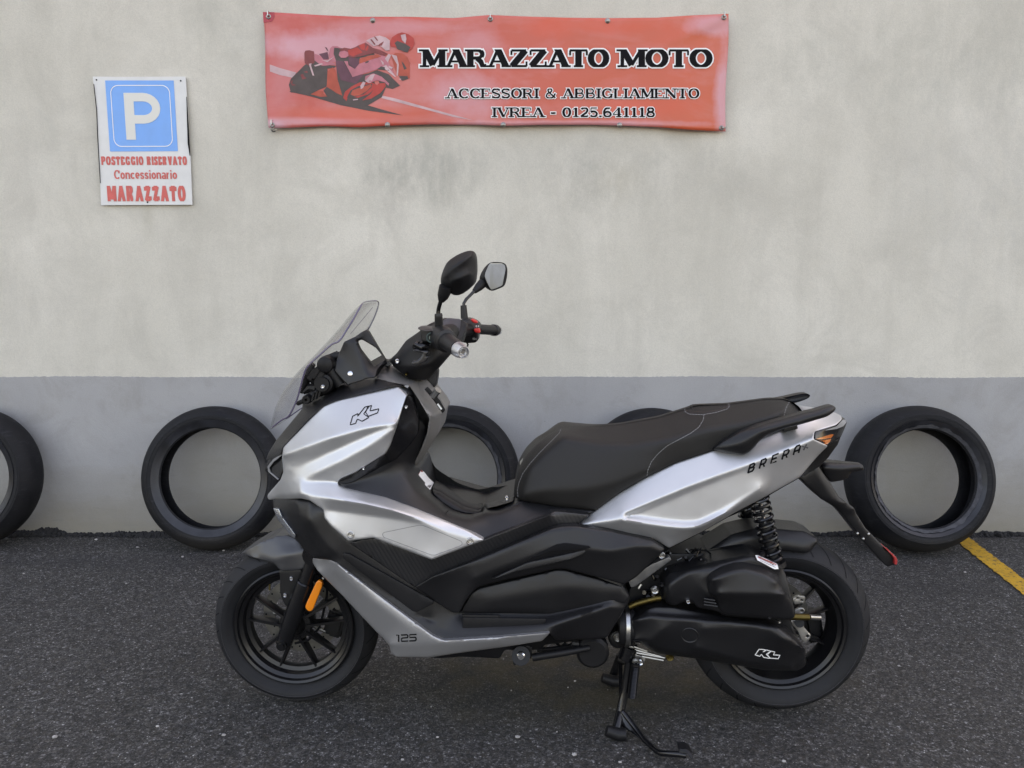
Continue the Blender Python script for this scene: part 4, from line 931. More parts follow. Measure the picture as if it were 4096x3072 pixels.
# raised side cover
sv = c('B', (1213, 1288, .235), (1350, 1208, .250)) + c('D', (0, 1368, .246), (300, 1242, .235), (560, 1132, .22), (640, 1114, .215), (740, 1110, .212), (1000, 1150, .20), (1310, 1216, .19), (1405, 1285, .185), (1375, 1312, .188), (1190, 1490, .20), (1100, 1545, .205), (900, 1490, .21), (660, 1428, .215), (600, 1428, .217), (200, 1515, .225), (20, 1562, .232)) + \
     c('B', (1600, 1370, .236), (1545, 1472, .232), (1500, 1478, .228), (1365, 1395, .226), (1300, 1345, .23))
svc = [c('D', (0, 1500, .25), (360, 1360, .243), (600, 1260, .237), (1000, 1300, .226), (1180, 1258, .214), (1290, 1260, .205), (1378, 1308, .192)),
       c('D', (20, 1395, .248), (300, 1262, .240), (560, 1150, .226), (740, 1128, .218), (1000, 1180, .205), (1310, 1232, .195)),
       c('B', (1230, 1292, .236), (1680, 1260, .243), (1540, 1400, .236))]
vent = c('D', (330, 1395, .235), (620, 1248, .222), (680, 1240, .220), (850, 1262, .210), (858, 1280, .210), (740, 1355, .215), (120, 1500, .235), (180, 1465, .237))
sd_, sdb = panel('side_cover', sc, dark, sv, svc, t=.02, fr=.004, grid=14, rad=10, sn=3)
panel('side_vent', sc, black, c('D', (345, 1372), (600, 1250), (670, 1240), (845, 1262), (855, 1275), (800, 1285), (560, 1300), (380, 1372)), wd=.2395, t=.002, fr=.0006, grid=20, rad=6)
panel('vent_fin', sc, dark, c('D', (120, 1500, .247), (380, 1385, .243), (560, 1345, .238), (850, 1278, .228), (790, 1330, .232), (700, 1362, .238), (300, 1452, .246), (160, 1500, .249)), t=.008, fr=.0025, grid=20, rad=6)
panel('lower_cover', sc, dark, c('D', (25, 1572, .205), (600, 1436, .198), (670, 1438, .196), (900, 1500, .190), (1080, 1556, .184), (1135, 1640, .182)) + c('F', (400, 622, .182), (372, 668, .184), (270, 668, .187)) + c('I', (1180, 22, .192), (700, 112, .200), (0, 103, .210)) + c('C', (1912, 742, .212), (2000, 600, .212)), [c('D', (100, 1659, .214), (700, 1560, .208), (1080, 1600, .19))], t=.02, fr=.004, grid=24)
# centre tunnel between leg shield and seat
tun = c('B', (640, 515, .214), (665, 492, .215), (780, 440, .218), (1000, 302, .221), (1035, 240, .221), (1085, 90, .219), (1150, -120, .19), (1165, -195, .155), (1205, -160, .16), (1240, -10, .15), (1262, 50, .145), (1300, 110, .14), (1270, 260, .13), (1212, 390, .11), (1245, 405, .10), (1262, 425, .09), (1315, 482, .02), (1351, 518, -.05), (1394, 532, -.07), (1473, 583, -.08), (1575, 641, -.08), (1683, 670, -.08), (1755, 666, -.08), (1849, 634, -.08), (1943, 598, -.08), (1972, 640, .06)) + \
      c('D', (340, 925, .125), (900, 1003, .15), (700, 1060, .17), (480, 1060, .185), (60, 1225, .222)) + c('B', (1500, 910, .234), (1100, 770, .236), (800, 650, .232))
tcr = [c('N', (382, 1190, .095), (560, 1355, .125), (700, 1403, .130), (830, 1398, .125), (890, 1370, .115), (960, 1318, .09)),
       c('B', (705, 560, .2215), (850, 594, .225), (1000, 628, .227), (1200, 702, .229), (1400, 787, .231), (1600, 872, .232)), c('B', (1110, 430, .175), (1230, 590, .185), (1450, 725, .19), (1760, 840, .195)),
       c('B', (1210, 420, .13), (1300, 560, .125), (1480, 700, .14)),
       c('B', (700, 530, .205), (880, 470, .200), (1000, 420, .195), (1090, 330, .185), (1180, 100, .165), (1200, 0, .16)),
       c('D', (0, 1020, .155), (200, 1000, .165), (330, 935, .135))]
tu, tub = panel('centre_tunnel', sc, dark, tun, tcr, mode='solid', fr=.004, grid=16, rad=10, fb=.09)
panel('inner_cover', sc, gloss, c('B', (1157, -125, .206), (1190, -118, .185), (1222, -30, .172), (1246, 60, .168), (1238, 160, .172), (1180, 240, .180), (1080, 345, .192), (960, 408, .202), (870, 455, .207), (760, 515, .212), (690, 530, .215), (652, 515, .217), (670, 493, .219), (780, 442, .220), (1000, 304, .225), (1036, 240, .225), (1087, 90, .225)), t=.02, fr=.002, grid=16, rad=8)
panel('tunnel_cap', sc, darker, c('N', (402, 1108, -.02), (440, 1115, -.06), (560, 1190, -.065), (700, 1275, -.065), (760, 1303, -.065), (872, 1308, -.06), (897, 1350, .12), (872, 1396, .135), (820, 1413, .14), (720, 1408, .142), (600, 1375, .14), (480, 1300, .135), (392, 1212, .13), (384, 1160, .11)), [c('N', (440, 1190, .122), (560, 1270, .128), (700, 1345, .128), (820, 1370, .125)), c('N', (470, 1160, .04), (600, 1245, .04), (730, 1318, .04))], t=.03, fr=.003, grid=12, rad=8)
panel('hinge_cover', sc, dark, c('N', (870, 1320, -.05), (940, 1300, -.06), (1080, 1262, -.06), (1205, 1208, -.06), (1225, 1255, .08), (1200, 1290, .12), (1050, 1335, .13), (940, 1360, .13)), t=.03, fr=.003, grid=14, rad=6)
screw(*c1('N', 1142, 1256), .115, .006, chrome); screw(*c1('B', 838, 412), .226, .004, chrome); screw(*c1('A', 1152, 1250), .213, .0045, chrome)
panel('tunnel_seam', sc, black, c('B', (1460, 722), (1464, 724), (1424, 768), (1420, 766)), wd=.199, t=.002, fr=0, grid=30, rad=0)
# ---------- silver front fairing
fr_o = c('B', (243, 255, .125), (236, 330, .125), (246, 440, .125), (226, 495, .115), (128, 608, .05), (134, 643, .05), (250, 640, .10), (375, 633, .195), (440, 648, .225), (500, 690, .235), (540, 715, .240), (550, 780, .243), (600, 840, .248), (725, 948, .252), (910, 925, .256), (1340, 1086, .262), (1727, 940, .238), (1600, 868, .236), (1400, 783, .234), (1200, 698, .232), (1000, 624, .230), (850, 590, .228), (700, 555, .224), (655, 537, .220), (645, 515, .220), (665, 490, .222), (780, 440, .226), (1000, 302, .232), (1035, 240, .232), (1085, 90, .232), (1156, -128, .200), (1090, -194, .165), (1050, -190, .162), (640, -92, .145), (540, -50, .140), (420, 70, .132))
fr_c = [c('B', (250, 312, .150), (400, 255, .188), (600, 185, .222), (850, 115, .240), (1075, 78, .247)),
        c('B', (290, 425, .150), (400, 385, .176), (540, 318, .198), (720, 235, .218), (900, 152, .233), (1075, 86, .246)),
        c('B', (400, 490, .190), (500, 440, .211), (640, 372, .229), (850, 262, .243), (1060, 128, .248)),
        c('B', (365, 512, .190), (450, 508, .198), (550, 508, .205), (640, 515, .214)),
        c('B', (365, 512, .190), (372, 602, .212)),
        c('B', (140, 628, .056), (250, 608, .12), (372, 602, .212), (600, 632, .258), (850, 674, .276), (1050, 720, .276), (1250, 786, .264), (1450, 872, .252), (1690, 950, .240)),
        c('B', (590, 716, .238), (800, 740, .247), (1050, 775, .256), (1265, 818, .259))]
ff, ffb = panel('front_fairing', sc, silver, fr_o, fr_c, mode='solid', fr=.005, grid=12, rad=7, fcap=lambda x: .12 - .24 * min(1, max(0, (x - 1380) / 200)), sn=3)
# inset plate outline on the lower wing
ip = [(p[0], p[1]) for p in c('B', (975, 898), (985, 885), (1240, 832), (1275, 832), (1560, 950), (1566, 972), (1548, 985), (1365, 1052), (1335, 1050), (985, 920))]
def on(bv, eps=.0012): return lambda x, y: hit(bv, x, y, eps)
flat('panel_groove', sc, greyprint, [q for q in ribbon(resample(round_poly(ip, 9), 12, True) + [resample(round_poly(ip, 9), 12, True)[0]], lambda a, b: 2.6)], on(ffb, .0008))
for x, y in ((743, 902), (1622, 948)):
    p, nr = hitn(ffb, *c1('B', x, y)); m = MB(); m.lathe([(0, .002), (.004, .0025), (.0055, .001), (.0075, .003), (.0095, .002), (.010, -.003), (0, -.003)], p, nr, 20); m.build('bolt', alu, sc)
# logo outlines
def logo(name, bv, mt, tag, loops, wpx, eps=.0012):
    P = []
    for L in loops:
        L = [(a, b) for a, b in c(tag, *L)]; L = resample(L, 8, True); P += ribbon(L + [L[0]], lambda a, b: wpx)
    return flat(name, sc, mt, P, on(bv, eps))
KLa = [[(738, 1380), (752, 1328), (790, 1302), (800, 1296), (812, 1290), (820, 1305), (870, 1252), (890, 1237), (858, 1322), (875, 1330), (825, 1355), (790, 1348), (772, 1370)],
       [(862, 1322), (858, 1312), (885, 1235), (895, 1237), (905, 1240), (893, 1275), (948, 1262), (940, 1292), (880, 1330)]]
KLa = [[(738, 1380), (756, 1318), (796, 1296), (792, 1318), (846, 1250), (880, 1240), (838, 1300), (876, 1326), (826, 1354), (796, 1340), (790, 1340), (778, 1370)],
       [(852, 1288), (868, 1248), (896, 1236), (884, 1278), (950, 1262), (940, 1292), (872, 1318)]]
logo('emblem', ffb, black, 'A', KLa, 3.4)

# dark upper cowl, headlamp, daytime lamp
uc = c('A', (118, 1640, .03), (135, 1590, .03), (190, 1500, .03), (385, 1262, .05), (388, 1212, .05), (500, 1165, .06), (640, 1095, .07), (870, 1042, .09), (935, 1048, .12), (1170, 1085, .15), (1110, 1100, .172), (1050, 1103, .172), (640, 1205, .152), (540, 1245, .147), (425, 1350, .138), (242, 1545, .13), (230, 1600, .125), (150, 1659, .05))
ucr = [c('A', (200, 1550, .08), (400, 1300, .10), (560, 1190, .12), (900, 1085, .14), (1120, 1095, .17))]
up, upb = panel('upper_cowl', sc, dark, uc, ucr, mode='solid', fr=.004, grid=18)
panel('headlamp', sc, gloss, c('B', (105, 420, .03), (130, 355, .04), (235, 300, .10), (242, 440, .12), (222, 500, .11), (200, 500, .10), (125, 445, .04)), mode='solid', fr=.003, grid=14)
flat_l = c('B', (128, 400, .055), (170, 345, .085), (232, 308, .118), (234, 318, .118), (175, 362, .088), (142, 408, .062), (150, 440, .065), (212, 492, .115), (204, 496, .112), (134, 436, .055))
panel('headlamp_trim', sc, greyprint, flat_l, t=.004, fr=.001, grid=12, rad=3, far=True)
ds = c('B', (170, 707, .094), (212, 710, .11), (235, 770, .125), (335, 905, .165), (330, 930, .16), (308, 915, .15), (205, 790, .108))
panel('daytime_lamp', sc, mat('lamp_reflector', (.55, .58, .62), .15, .9, bump=1., bscale=350), ds, t=.01, fr=.002, grid=12, rad=4, far=True)
# lower silver trim
lt = c('C', (824, 334, .10), (950, 342, .205), (1010, 374, .232), (1640, 850, .250), (1720, 908, .250), (1800, 941, .250), (2212, 917, .250)) + c('I', (706, 262, .246), (640, 330, .232), (320, 380, .23), (0, 422, .232)) + \
     c('C', (1690, 1068, .232), (1450, 1066, .226), (1412, 1040, .222), (1398, 985, .222), (1340, 912, .22), (1305, 885, .218), (1040, 602, .205), (870, 432, .16), (832, 372, .11))
ltc = [c('C', (840, 385, .12), (950, 395, .20), (1010, 430, .228), (1300, 660, .245), (1500, 815, .250), (1760, 960, .252), (2212, 950, .251)),
       c('C', (1410, 975, .240), (1760, 965, .2515))]
lo, lob = panel('lower_trim', sc, mat('matt_silver', (.36, .36, .365), .42, .7, var=.03), lt, ltc, t=.03, fr=.0045, grid=16, rad=8, far=True)
# 125
def sqtext(s, glyphs, x0, y0, cw, ch, shear, wpx, bv, mt, tag='C', pitch=1.3, slope=0.):
    P = []
    for i, chh in enumerate(s):
        for st in glyphs[chh]:
            L = [(x0 + (i * pitch + px_) * cw + shear * py_ * ch, y0 - py_ * ch - slope * (i * pitch + px_) * cw) for px_, py_ in st]
            L = [(a, b) for a, b in c(tag, *L)]; P += ribbon(L, lambda a, b: wpx, wpx * .35)
    return flat('lettering', sc, mt, P, on(bv))
SQ = {'1': [[(.55, 1), (.85, 1), (.85, 0)]], '2': [[(0, 1), (.9, 1), (1, .85), (1, .55), (.1, .5), (0, .4), (0, 0), (1, 0)]], '5': [[(1, 1), (0, 1), (0, .55), (.9, .55), (1, .42), (1, .12), (.9, 0), (0, 0)]],
      'B': [[(0, 0), (0, 1), (.8, 1), (.92, .85), (.85, .55), (0, .52)], [(.85, .52), (1, .38), (.95, .12), (.8, 0), (0, 0)]], 'R': [[(0, 0), (0, 1), (.85, 1), (1, .85), (.95, .5), (.8, .4), (0, .4)], [(.55, .4), (.9, 0)]],
      'E': [[(1, 1), (0, 1), (0, 0), (1, 0)], [(0, .5), (.85, .5)]], 'A': [[(0, 0), (0, .8), (.2, 1), (.8, 1), (1, .8), (1, 0)], [(0, .35), (1, .35)]]}
sqtext('125', SQ, 1425, 952, 46, 46, .0, 5.5, lob, black, 'C', 1.32, .04)
# ---------- grey inner leg shield and dash surround
ls = c('A', (930, 1046, .10), (955, 958, .04), (1020, 935, .0), (1100, 990, .03), (1200, 1055, .05), (1310, 1035, .02), (1440, 1240, .05), (1446, 1275, .06), (1415, 1302, .08), (1385, 1450, .09), (1300, 1590, .09), (1245, 1660, .09), (1215, 1690, .10), (1212, 1660, .12), (1260, 1560, .14), (1305, 1440, .155), (1322, 1335, .165), (1235, 1180, .175), (1175, 1092, .172), (1100, 1078, .16))
lsc = [c('A', (960, 1045, .12), (1170, 1085, .16), (1345, 1310, .168), (1415, 1295, .09)), c('A', (1340, 1312, .172), (1310, 1480, .155), (1225, 1670, .12)), c('A', (1200, 1060, .08), (1390, 1290, .11))]
lg, lgb = panel('inner_leg_shield', sc, warm, ls, lsc, mode='solid', fr=.003, grid=16)
panel('ignition_recess', sc, darker, c('A', (1285, 1120), (1310, 1100), (1400, 1200), (1440, 1270), (1420, 1298), (1395, 1260), (1330, 1170)), wd=.125, t=.004, fr=.001, grid=16, rad=4)
p = S(*c1('A', 1352, 1172), .135); m = MB(); m.tube([p, p + NN * .01 + Vector((.014, 0, .018))], .009, 14); m.build('ignition_lock', steel, sc)
p = S(*c1('A', 1380, 1228), .135); m = MB(); m.tube([p, p + Vector((.010, 0, -.014))], .004, 8); m.build('key', steel, sc)
# steering column cover seen behind the handlebar
panel('column_cover', sc, darker, c('A', (1300, 1030, .03), (1335, 960, .02), (1385, 975, .02), (1383, 1020, .02), (1362, 1110, .03), (1300, 1040, .03)), mode='solid', fr=.002, grid=20)
# warning label on the tunnel
def decal(name, mt, bv, tag, pts, eps=.001, step=10):
    P = resample([(a, b) for a, b in c(tag, *pts)], step, True); return flat(name, sc, mt, [P], on(bv, eps))
decal('warning_label', white, tub, 'N', [(268, 968), (298, 990), (345, 1050), (398, 1100), (358, 1172), (305, 1120), (308, 1098), (240, 1020)])
decal('label_band', redlens, tub, 'N', [(268, 968), (285, 984), (258, 1028), (240, 1012)], .0016)
for k in range(5): decal('label_text', greyprint, tub, 'N', [(290 + 9 * k, 1000 + 10 * k), (294 + 9 * k, 1003 + 10 * k), (272 + 9 * k, 1042 + 10 * k), (268 + 9 * k, 1038 + 10 * k)], .0018)
decal('label_text', greyprint, tub, 'N', [(345, 1068), (376, 1094), (352, 1140), (322, 1112)], .0018)

# ---------- silver tail
to = c('D', (750, 1110, .165), (840, 1035, .15), (920, 975, .145), (1050, 878, .142), (1250, 760, .140), (1480, 650, .135), (1740, 565, .13)) + \
     c('E', (700, 640, .125), (1000, 560, .115), (1160, 500, .105), (1270, 430, .095), (1400, 385, .08), (1530, 372, .03), (1590, 388, .05), (1600, 412, .07), (1590, 430, .085), (1555, 462, .10), (1396, 511, .135), (1391, 566, .150), (1497, 614, .125), (1420, 690, .118), (1290, 845, .12), (1000, 1008, .128), (840, 1090, .132), (560, 1250, .145), (325, 1368, .155), (225, 1308, .162), (0, 1268, .170)) + c('D', (1100, 1163, .172))
def rw(x): return .196 - (x - 2494) / 757 * .044                       # lateral offset of the tail's main ridge
rdg = c('D', (1095, 1022), (1500, 855)) + c('E', (420, 935), (700, 828), (1100, 682), (1385, 568))
rdg = [(x, y, rw(x)) for x, y in rdg]
und = [(x + 5, y + 15, rw(x) - .010 * max(0, 1 - (x - 2494) / 620) - .0035) for x, y, _ in rdg[:-1]]
def lu(x): return .184 - (x - 2494) / 470 * .020
up_ = [(x, y, lu(x)) for x, y in c('D', (1120, 1036), (1250, 1052), (1400, 1072), (1540, 1086), (1640, 1082)) + c('E', (600, 1146), (720, 1085), (850, 1000), (1000, 912))]
lw_ = [(x, y, lu(x) + .019 * max(.0, 1 - max(0, x - 2820) / 190)) for x, y in c('D', (1097, 1064), (1250, 1090), (1400, 1112), (1540, 1129), (1640, 1124)) + c('E', (620, 1180), (740, 1118), (860, 1032), (1000, 940))]
tc_ = [c('D', (775, 1108, .168), (900, 1088, .181)) + [(lw_[0][0], lw_[0][1], .202)], [(lw_[0][0], lw_[0][1], .202), rdg[0]], rdg, und, up_, lw_]
ta, tab = panel('tail_fairing', sc, silver, to, tc_, mode='solid', fr=.0045, grid=12, rad=7, sn=4)
sqtext('BRERA', SQ, 908, 812, 38, 58, .28, 6.8, tab, black, 'E', 2.2, .40)
for L in ([(1320, 602), (1336, 645)], [(1306, 632), (1350, 618)]):
    pass
flat('plus_mark', sc, mat('plus_grey', (.09, .09, .095), .6), ribbon([(a, b) for a, b in c('E', (1316, 647), (1340, 603))], lambda a, b: 6) + ribbon([(a, b) for a, b in c('E', (1304, 618), (1350, 630))], lambda a, b: 6), on(tab))
# black under-tail strip
panel('under_tail', sc, darker, c('E', (1495, 612, .11), (1590, 555, .08), (1565, 610, .08), (1500, 700, .08), (1430, 770, .09), (1290, 850, .105), (1000, 1012, .115), (840, 1095, .12), (560, 1255, .13), (325, 1374, .14), (400, 1330, .135), (700, 1165, .12), (860, 1100, .1), (1250, 870, .09)), mode='solid', fr=.002, grid=20, rad=4)
panel('under_tail', sc, darker, c('E', (1490, 600, .112), (1592, 545, .07), (1570, 605, .07), (1480, 720, .08), (1380, 790, .085), (1290, 846, .10), (1200, 860, .09), (1350, 740, .11)), mode='solid', fr=.002, grid=20, rad=4)
# tail lamp
tl, tlb = panel('tail_lamp', sc, gloss, c('E', (1397, 513, .134), (1555, 464, .10), (1592, 430, .078), (1615, 405, .05), (1638, 440, .04), (1612, 505, .055), (1592, 550, .075), (1495, 612, .118), (1398, 566, .146)), mode='solid', fr=.003, grid=14, rad=5)
decal('indicator_lens', amber, tlb, 'E', [(1405, 565), (1470, 545), (1525, 528), (1540, 532), (1520, 555), (1455, 566)], .0015)
decal('indicator_lens', amber, tlb, 'E', [(1420, 577), (1460, 574), (1520, 562), (1512, 582), (1490, 603), (1470, 600)], .0015)
decal('lamp_clear_area', mat('clear_plastic', (.42, .42, .42), .15, .3), tlb, 'E', [(1470, 502), (1560, 470), (1598, 430), (1620, 412), (1634, 440), (1610, 470), (1560, 490)], .0014)  # pale clear area of the tail lamp lens

# ---------- seat
se = c('D', (285, 900, .10), (288, 830, .09), (318, 700, .07), (370, 600, .06), (450, 510, .05), (590, 402, .04), (640, 386, .035), (760, 378, .03), (1080, 350, .03), (1350, 300, .03), (1540, 240, .03), (1620, 212, .03), (1850, 205, .03), (2130, 168, .03)) + \
     c('E', (1060, 258, .02), (1150, 258, .02), (1215, 278, .03), (1262, 312, .03), (1300, 362, .03), (1330, 385, .04), (1200, 440, .09), (900, 560, .12)) + \
     c('D', (1740, 570, .128), (1480, 655, .136), (1250, 768, .142), (1050, 888, .145), (900, 1003, .15), (620, 975, .15), (340, 925, .135))
scr = [c('D', (345, 850, .135), (400, 690, .130), (640, 450, .115), (900, 505, .130), (1150, 520, .140), (1450, 470, .140), (1700, 400, .135), (1950, 360, .13), (2212, 300, .125)) + c('E', (1180, 345, .10)),
       c('D', (360, 880, .148), (500, 850, .158), (800, 840, .165), (1050, 800, .160), (1300, 700, .152))]
se = [(x, y, (0 if w_ <= .04 else w_)) for x, y, w_ in se]
st_, stb = panel('seat', sc, seatm, se, scr, mode='solid', fr=.010, grid=17, rad=16, bulge=.9)
def dashline(name, tag, pts, mt, bv, wpx=2.2, on_=9, off_=4):
    P = resample([(a, b) for a, b in c(tag, *pts)], 3, False); polys = []; i = 0; k1 = max(1, on_ // 3); k2 = max(1, off_ // 3)
    while i < len(P) - 2:
        seg = P[i:i + k1 + 1]
        if len(seg) > 1: polys += ribbon(seg, lambda a, b: wpx)
        i += k1 + k2
    return flat(name, sc, mt, polys, on(bv, .001))
dashline('stitching', 'D', [(632, 402), (620, 430), (560, 490), (470, 580), (400, 660), (350, 730), (322, 800), (312, 850), (318, 910)], stitch, stb)
dashline('stitching', 'D', [(1688, 290), (1684, 330), (1650, 385), (1590, 430), (1500, 478), (1420, 520), (1350, 580), (1300, 640), (1275, 700), (1268, 745)], stitch, stb)
dashline('stitching', 'D', [(1545, 245), (1550, 270), (1580, 288), (1680, 292), (1780, 275), (1860, 250), (1876, 230), (1870, 212)], stitch, stb)
dashline('stitching', 'E', [(1215, 285), (1190, 330), (1172, 395)], stitch, stb)
decal('seat_inset', mat('inset_vinyl', (.003, .003, .0045), .45), stb, 'D', [(1552, 240), (1600, 216), (1700, 210), (1850, 209), (1872, 222), (1865, 245), (1780, 270), (1680, 286), (1590, 282), (1558, 265)], .0016, 8)
m = MB(); p = S(*c1('D', 358, 640), .03); m.box(p, .02, .03, .012, Matrix.Rotation(-.9, 3, 'Y'), .002); m.build('helmet_hook', steel, sc)
# ---------- grab rails
ga = c('E', (638, 642, .135), (700, 592, .145), (850, 510, .155), (1000, 458, .158), (1180, 408, .155), (1300, 372, .152), (1400, 350, .15), (1490, 322, .145), (1530, 314, .14), (1556, 332, .14), (1545, 362, .145), (1490, 400, .155), (1300, 456, .165), (1160, 492, .168), (1050, 538, .168), (990, 582, .168), (930, 652, .165), (875, 686, .16), (760, 668, .15))
gcr = [c('E', (700, 640, .152), (850, 600, .172), (1000, 500, .178), (1200, 450, .175), (1400, 395, .168), (1520, 345, .155))]
ga_, gab = panel('grab_rail', sc, dark, ga, gcr, t=.022, fr=.006, grid=14, rad=14, far=True, fshift=.055)
panel('rail_mount', sc, darker, c('E', (1160, 490), (1268, 458), (1278, 490), (1170, 515)), wd=.13, t=.05, fr=.002, grid=20, far=True)

# ---------- number plate bracket
pbm = mat('bracket_plastic', (.030, .030, .030), .55, var=.1, bump=.3, bscale=800)
panel('plate_bracket', sc, dark, c('O', (705, 735, .05), (830, 650, .05), (880, 615, .05), (930, 690, .045), (1000, 785, .045), (1095, 940, .045), (1140, 962, .04), (1222, 1022, .035), (1246, 1080, .03), (1330, 1212, .028), (1510, 1398, .026), (1625, 1495, .024), (1632, 1556, .022), (1540, 1582, .022), (1512, 1560, .024), (1300, 1325, .026), (1130, 1105, .03), (1050, 1022, .035), (905, 935, .045), (780, 812, .05)),
      [c('O', (850, 640, .058), (1000, 900, .055), (1060, 960, .052)), c('O', (905, 935, .05), (1070, 980, .055), (1140, 965, .05)), c('O', (1090, 1030, .040), (1200, 1045, .044), (1225, 1030, .038)), c('O', (1180, 1060, .034), (1400, 1330, .030), (1560, 1530, .026))], mode='solid', fr=.003, grid=14, rad=5)
panel('plate_lamp_housing', sc, dark, c('O', (895, 588, .02), (1000, 588, .02), (1170, 600, .015), (1285, 604, .01), (1308, 620, .01), (1316, 645, .01), (1308, 665, .01), (1190, 690, .015), (1165, 745, .015), (1100, 765, .02), (1000, 780, .02), (930, 690, .025)), [c('O', (940, 640, .04), (1180, 648, .03), (1300, 645, .018))], mode='solid', fr=.004, grid=14, rad=8)
panel('rear_reflector', sc, redlens, c('O', (1508, 1394), (1530, 1402), (1622, 1488), (1636, 1520), (1630, 1562), (1606, 1560), (1608, 1512), (1590, 1480)), wd=.034, mode='solid', fr=.001, grid=14, rad=4)
m = MB()
for x, y in ((1255, 1265), (1310, 1315), (1360, 1270)): p = S(*c1('O', x, y), .03); m.ball(p, .004)
m.build('plate_screw', steel, sc)

# ---------- rear wheel group
rf_ = c('F', (880, 330, .05), (960, 285, .05), (1150, 160, .05), (1320, 112, .045), (1500, 118, .045), (1690, 135, .045), (1780, 182, .05), (1792, 215, .055), (1735, 288, .065), (1700, 298, .068), (1500, 275, .07), (1440, 300, .07), (1000, 335, .06))
rfc = [c('F', (960, 300, .062), (1300, 180, .068), (1560, 200, .070), (1770, 200, .060)), c('F', (1460, 285, .072), (1540, 245, .074), (1680, 268, .074), (1720, 270, .071), (1785, 218, .060))]
panel('rear_mudguard', sc, dark, rf_, rfc, mode='solid', fr=.004, grid=16, rad=10)
# transmission cover
tr_ = c('F', (415, 785, .15), (470, 760, .155), (540, 708, .155), (600, 695, .155), (720, 698, .155), (1100, 765, .15), (1450, 808, .145), (1560, 858, .145), (1640, 930, .145), (1698, 1010, .14), (1700, 1130, .135), (1640, 1168, .13), (1400, 1162, .13), (1170, 1122, .13), (880, 1076, .13), (700, 1052, .13), (600, 1042, .13), (520, 992, .14), (480, 952, .145), (425, 945, .15))
trc = [c('F', (420, 800, .172), (560, 768, .178), (760, 785, .180), (1100, 800, .180), (1450, 840, .176), (1500, 850, .176), (1600, 930, .174), (1680, 1010, .164)),
       c('F', (540, 735, .160), (800, 755, .160), (1100, 782, .158)),
       c('F', (690, 840, .182), (650, 860, .184), (560, 945, .176), (430, 940, .165)),
       c('F', (950, 855, .186), (1350, 850, .178), (1420, 855, .180), (1540, 935, .184), (1690, 1000, .164)),
       c('F', (900, 1000, .178), (1100, 1060, .172), (1250, 1110, .16), (1600, 1150, .148)),
       c('F', (540, 985, .165), (800, 1040, .155), (900, 1060, .150), (1200, 1105, .148))]
tm, tmb = panel('transmission_cover', sc, dark, tr_, trc, t=.09, fr=.005, grid=12, rad=10, sn=3)
KLb = [[(1328, 1050), (1358, 1008), (1404, 1012), (1386, 1030), (1412, 1014), (1445, 1022), (1410, 1045), (1440, 1076), (1392, 1068), (1374, 1046), (1362, 1060)],
       [(1418, 1048), (1446, 1022), (1474, 1028), (1462, 1050), (1512, 1052), (1498, 1078), (1440, 1074)]]
logo('emblem', tmb, white, 'F', KLb, 3.4)
p, nr = hitn(tmb, *c1('F', 845, 905)); m = MB(); m.lathe([(.019, .0002), (.021, .0016), (.0225, .0002)], p, nr, 30); m.build('cover_plug', dark, sc)
m = MB(); m.tube([tuple(S(*c1('F', a, b), .163)) for a, b in ((690, 838), (645, 858), (600, 910), (565, 945), (430, 945))], .002, 6); m.build('cover_seam', black, sc)
# engine core behind
panel('engine_case', sc, darker, c('F', (340, 790, .10), (345, 700, .1), (400, 560, .10), (700, 300, .10), (960, 300, .09), (1300, 420, .10), (1560, 700, .11), (1640, 930, .11), (1600, 1120, .10), (1200, 1090, .10), (700, 1040, .10), (480, 960, .1), (350, 950, .11)), mode='solid', fr=.006, grid=24)
# intake clamp band
m = MB(); p = S(*c1('F', 388, 870), .135); q = AX * .018
m.lathe([(.052, -.022), (.055, -.012), (.055, .014), (.050, .02), (0, .02), (0, -.022)], p - NN * .035, AX, 40); m.build('duct', darker, sc)
m = MB(); m.lathe([(.0560, -.0065), (.0575, -.005), (.0575, .005), (.0560, .0065)], p - NN * .035, AX, 60); m.build('clamp', steel, sc)
# air filter box
ab = c('F', (650, 600, .15), (650, 500, .15), (690, 445, .15), (1000, 360, .15), (1290, 298, .14), (1320, 302, .14), (1520, 382, .14), (1545, 430, .145), (1572, 520, .155), (1625, 740, .165), (1618, 775, .165), (1570, 795, .165), (1350, 780, .17), (1100, 762, .17), (1050, 730, .17), (900, 700, .165), (870, 660, .165), (800, 655, .165), (740, 690, .16), (690, 676, .155), (660, 650, .15))
abc = [c('F', (700, 640, .175), (690, 540, .178), (830, 440, .178), (1090, 385, .172), (1290, 330, .165), (1510, 400, .165)),
       c('F', (980, 600, .186), (925, 540, .182), (940, 480, .182), (1040, 420, .182))]
ar, arb = panel('air_filter_box', sc, dark, ab, abc, t=.08, fr=.005, grid=13, rad=12, sn=3)
bl = c('F', (985, 600, .185), (975, 540, .188), (985, 450, .185), (1060, 405, .18), (1180, 365, .172), (1240, 362, .170), (1400, 400, .170), (1500, 465, .172), (1530, 545, .182), (1590, 640, .186), (1616, 745, .182), (1612, 770, .18), (1565, 788, .18), (1350, 772, .182), (1110, 752, .182), (1070, 730, .182), (1040, 650, .184), (1020, 620, .184))
blc = [c('F', (1010, 500, .214), (1150, 440, .210), (1250, 420, .206), (1400, 460, .206), (1490, 520, .21)), c('F', (1060, 600, .218), (1300, 600, .220), (1540, 600, .214))]
panel('air_filter_lid', sc, dark, bl, blc, t=.04, fr=.005, grid=12, rad=14, sn=3)
decal('warning_label', white, arb, 'F', [(1328, 314), (1350, 315), (1490, 380), (1502, 418), (1470, 418), (1345, 352)], .007)
decal('label_band', redlens, arb, 'F', [(1350, 323), (1450, 363), (1486, 383), (1487, 388), (1440, 368), (1351, 329)], .0085)
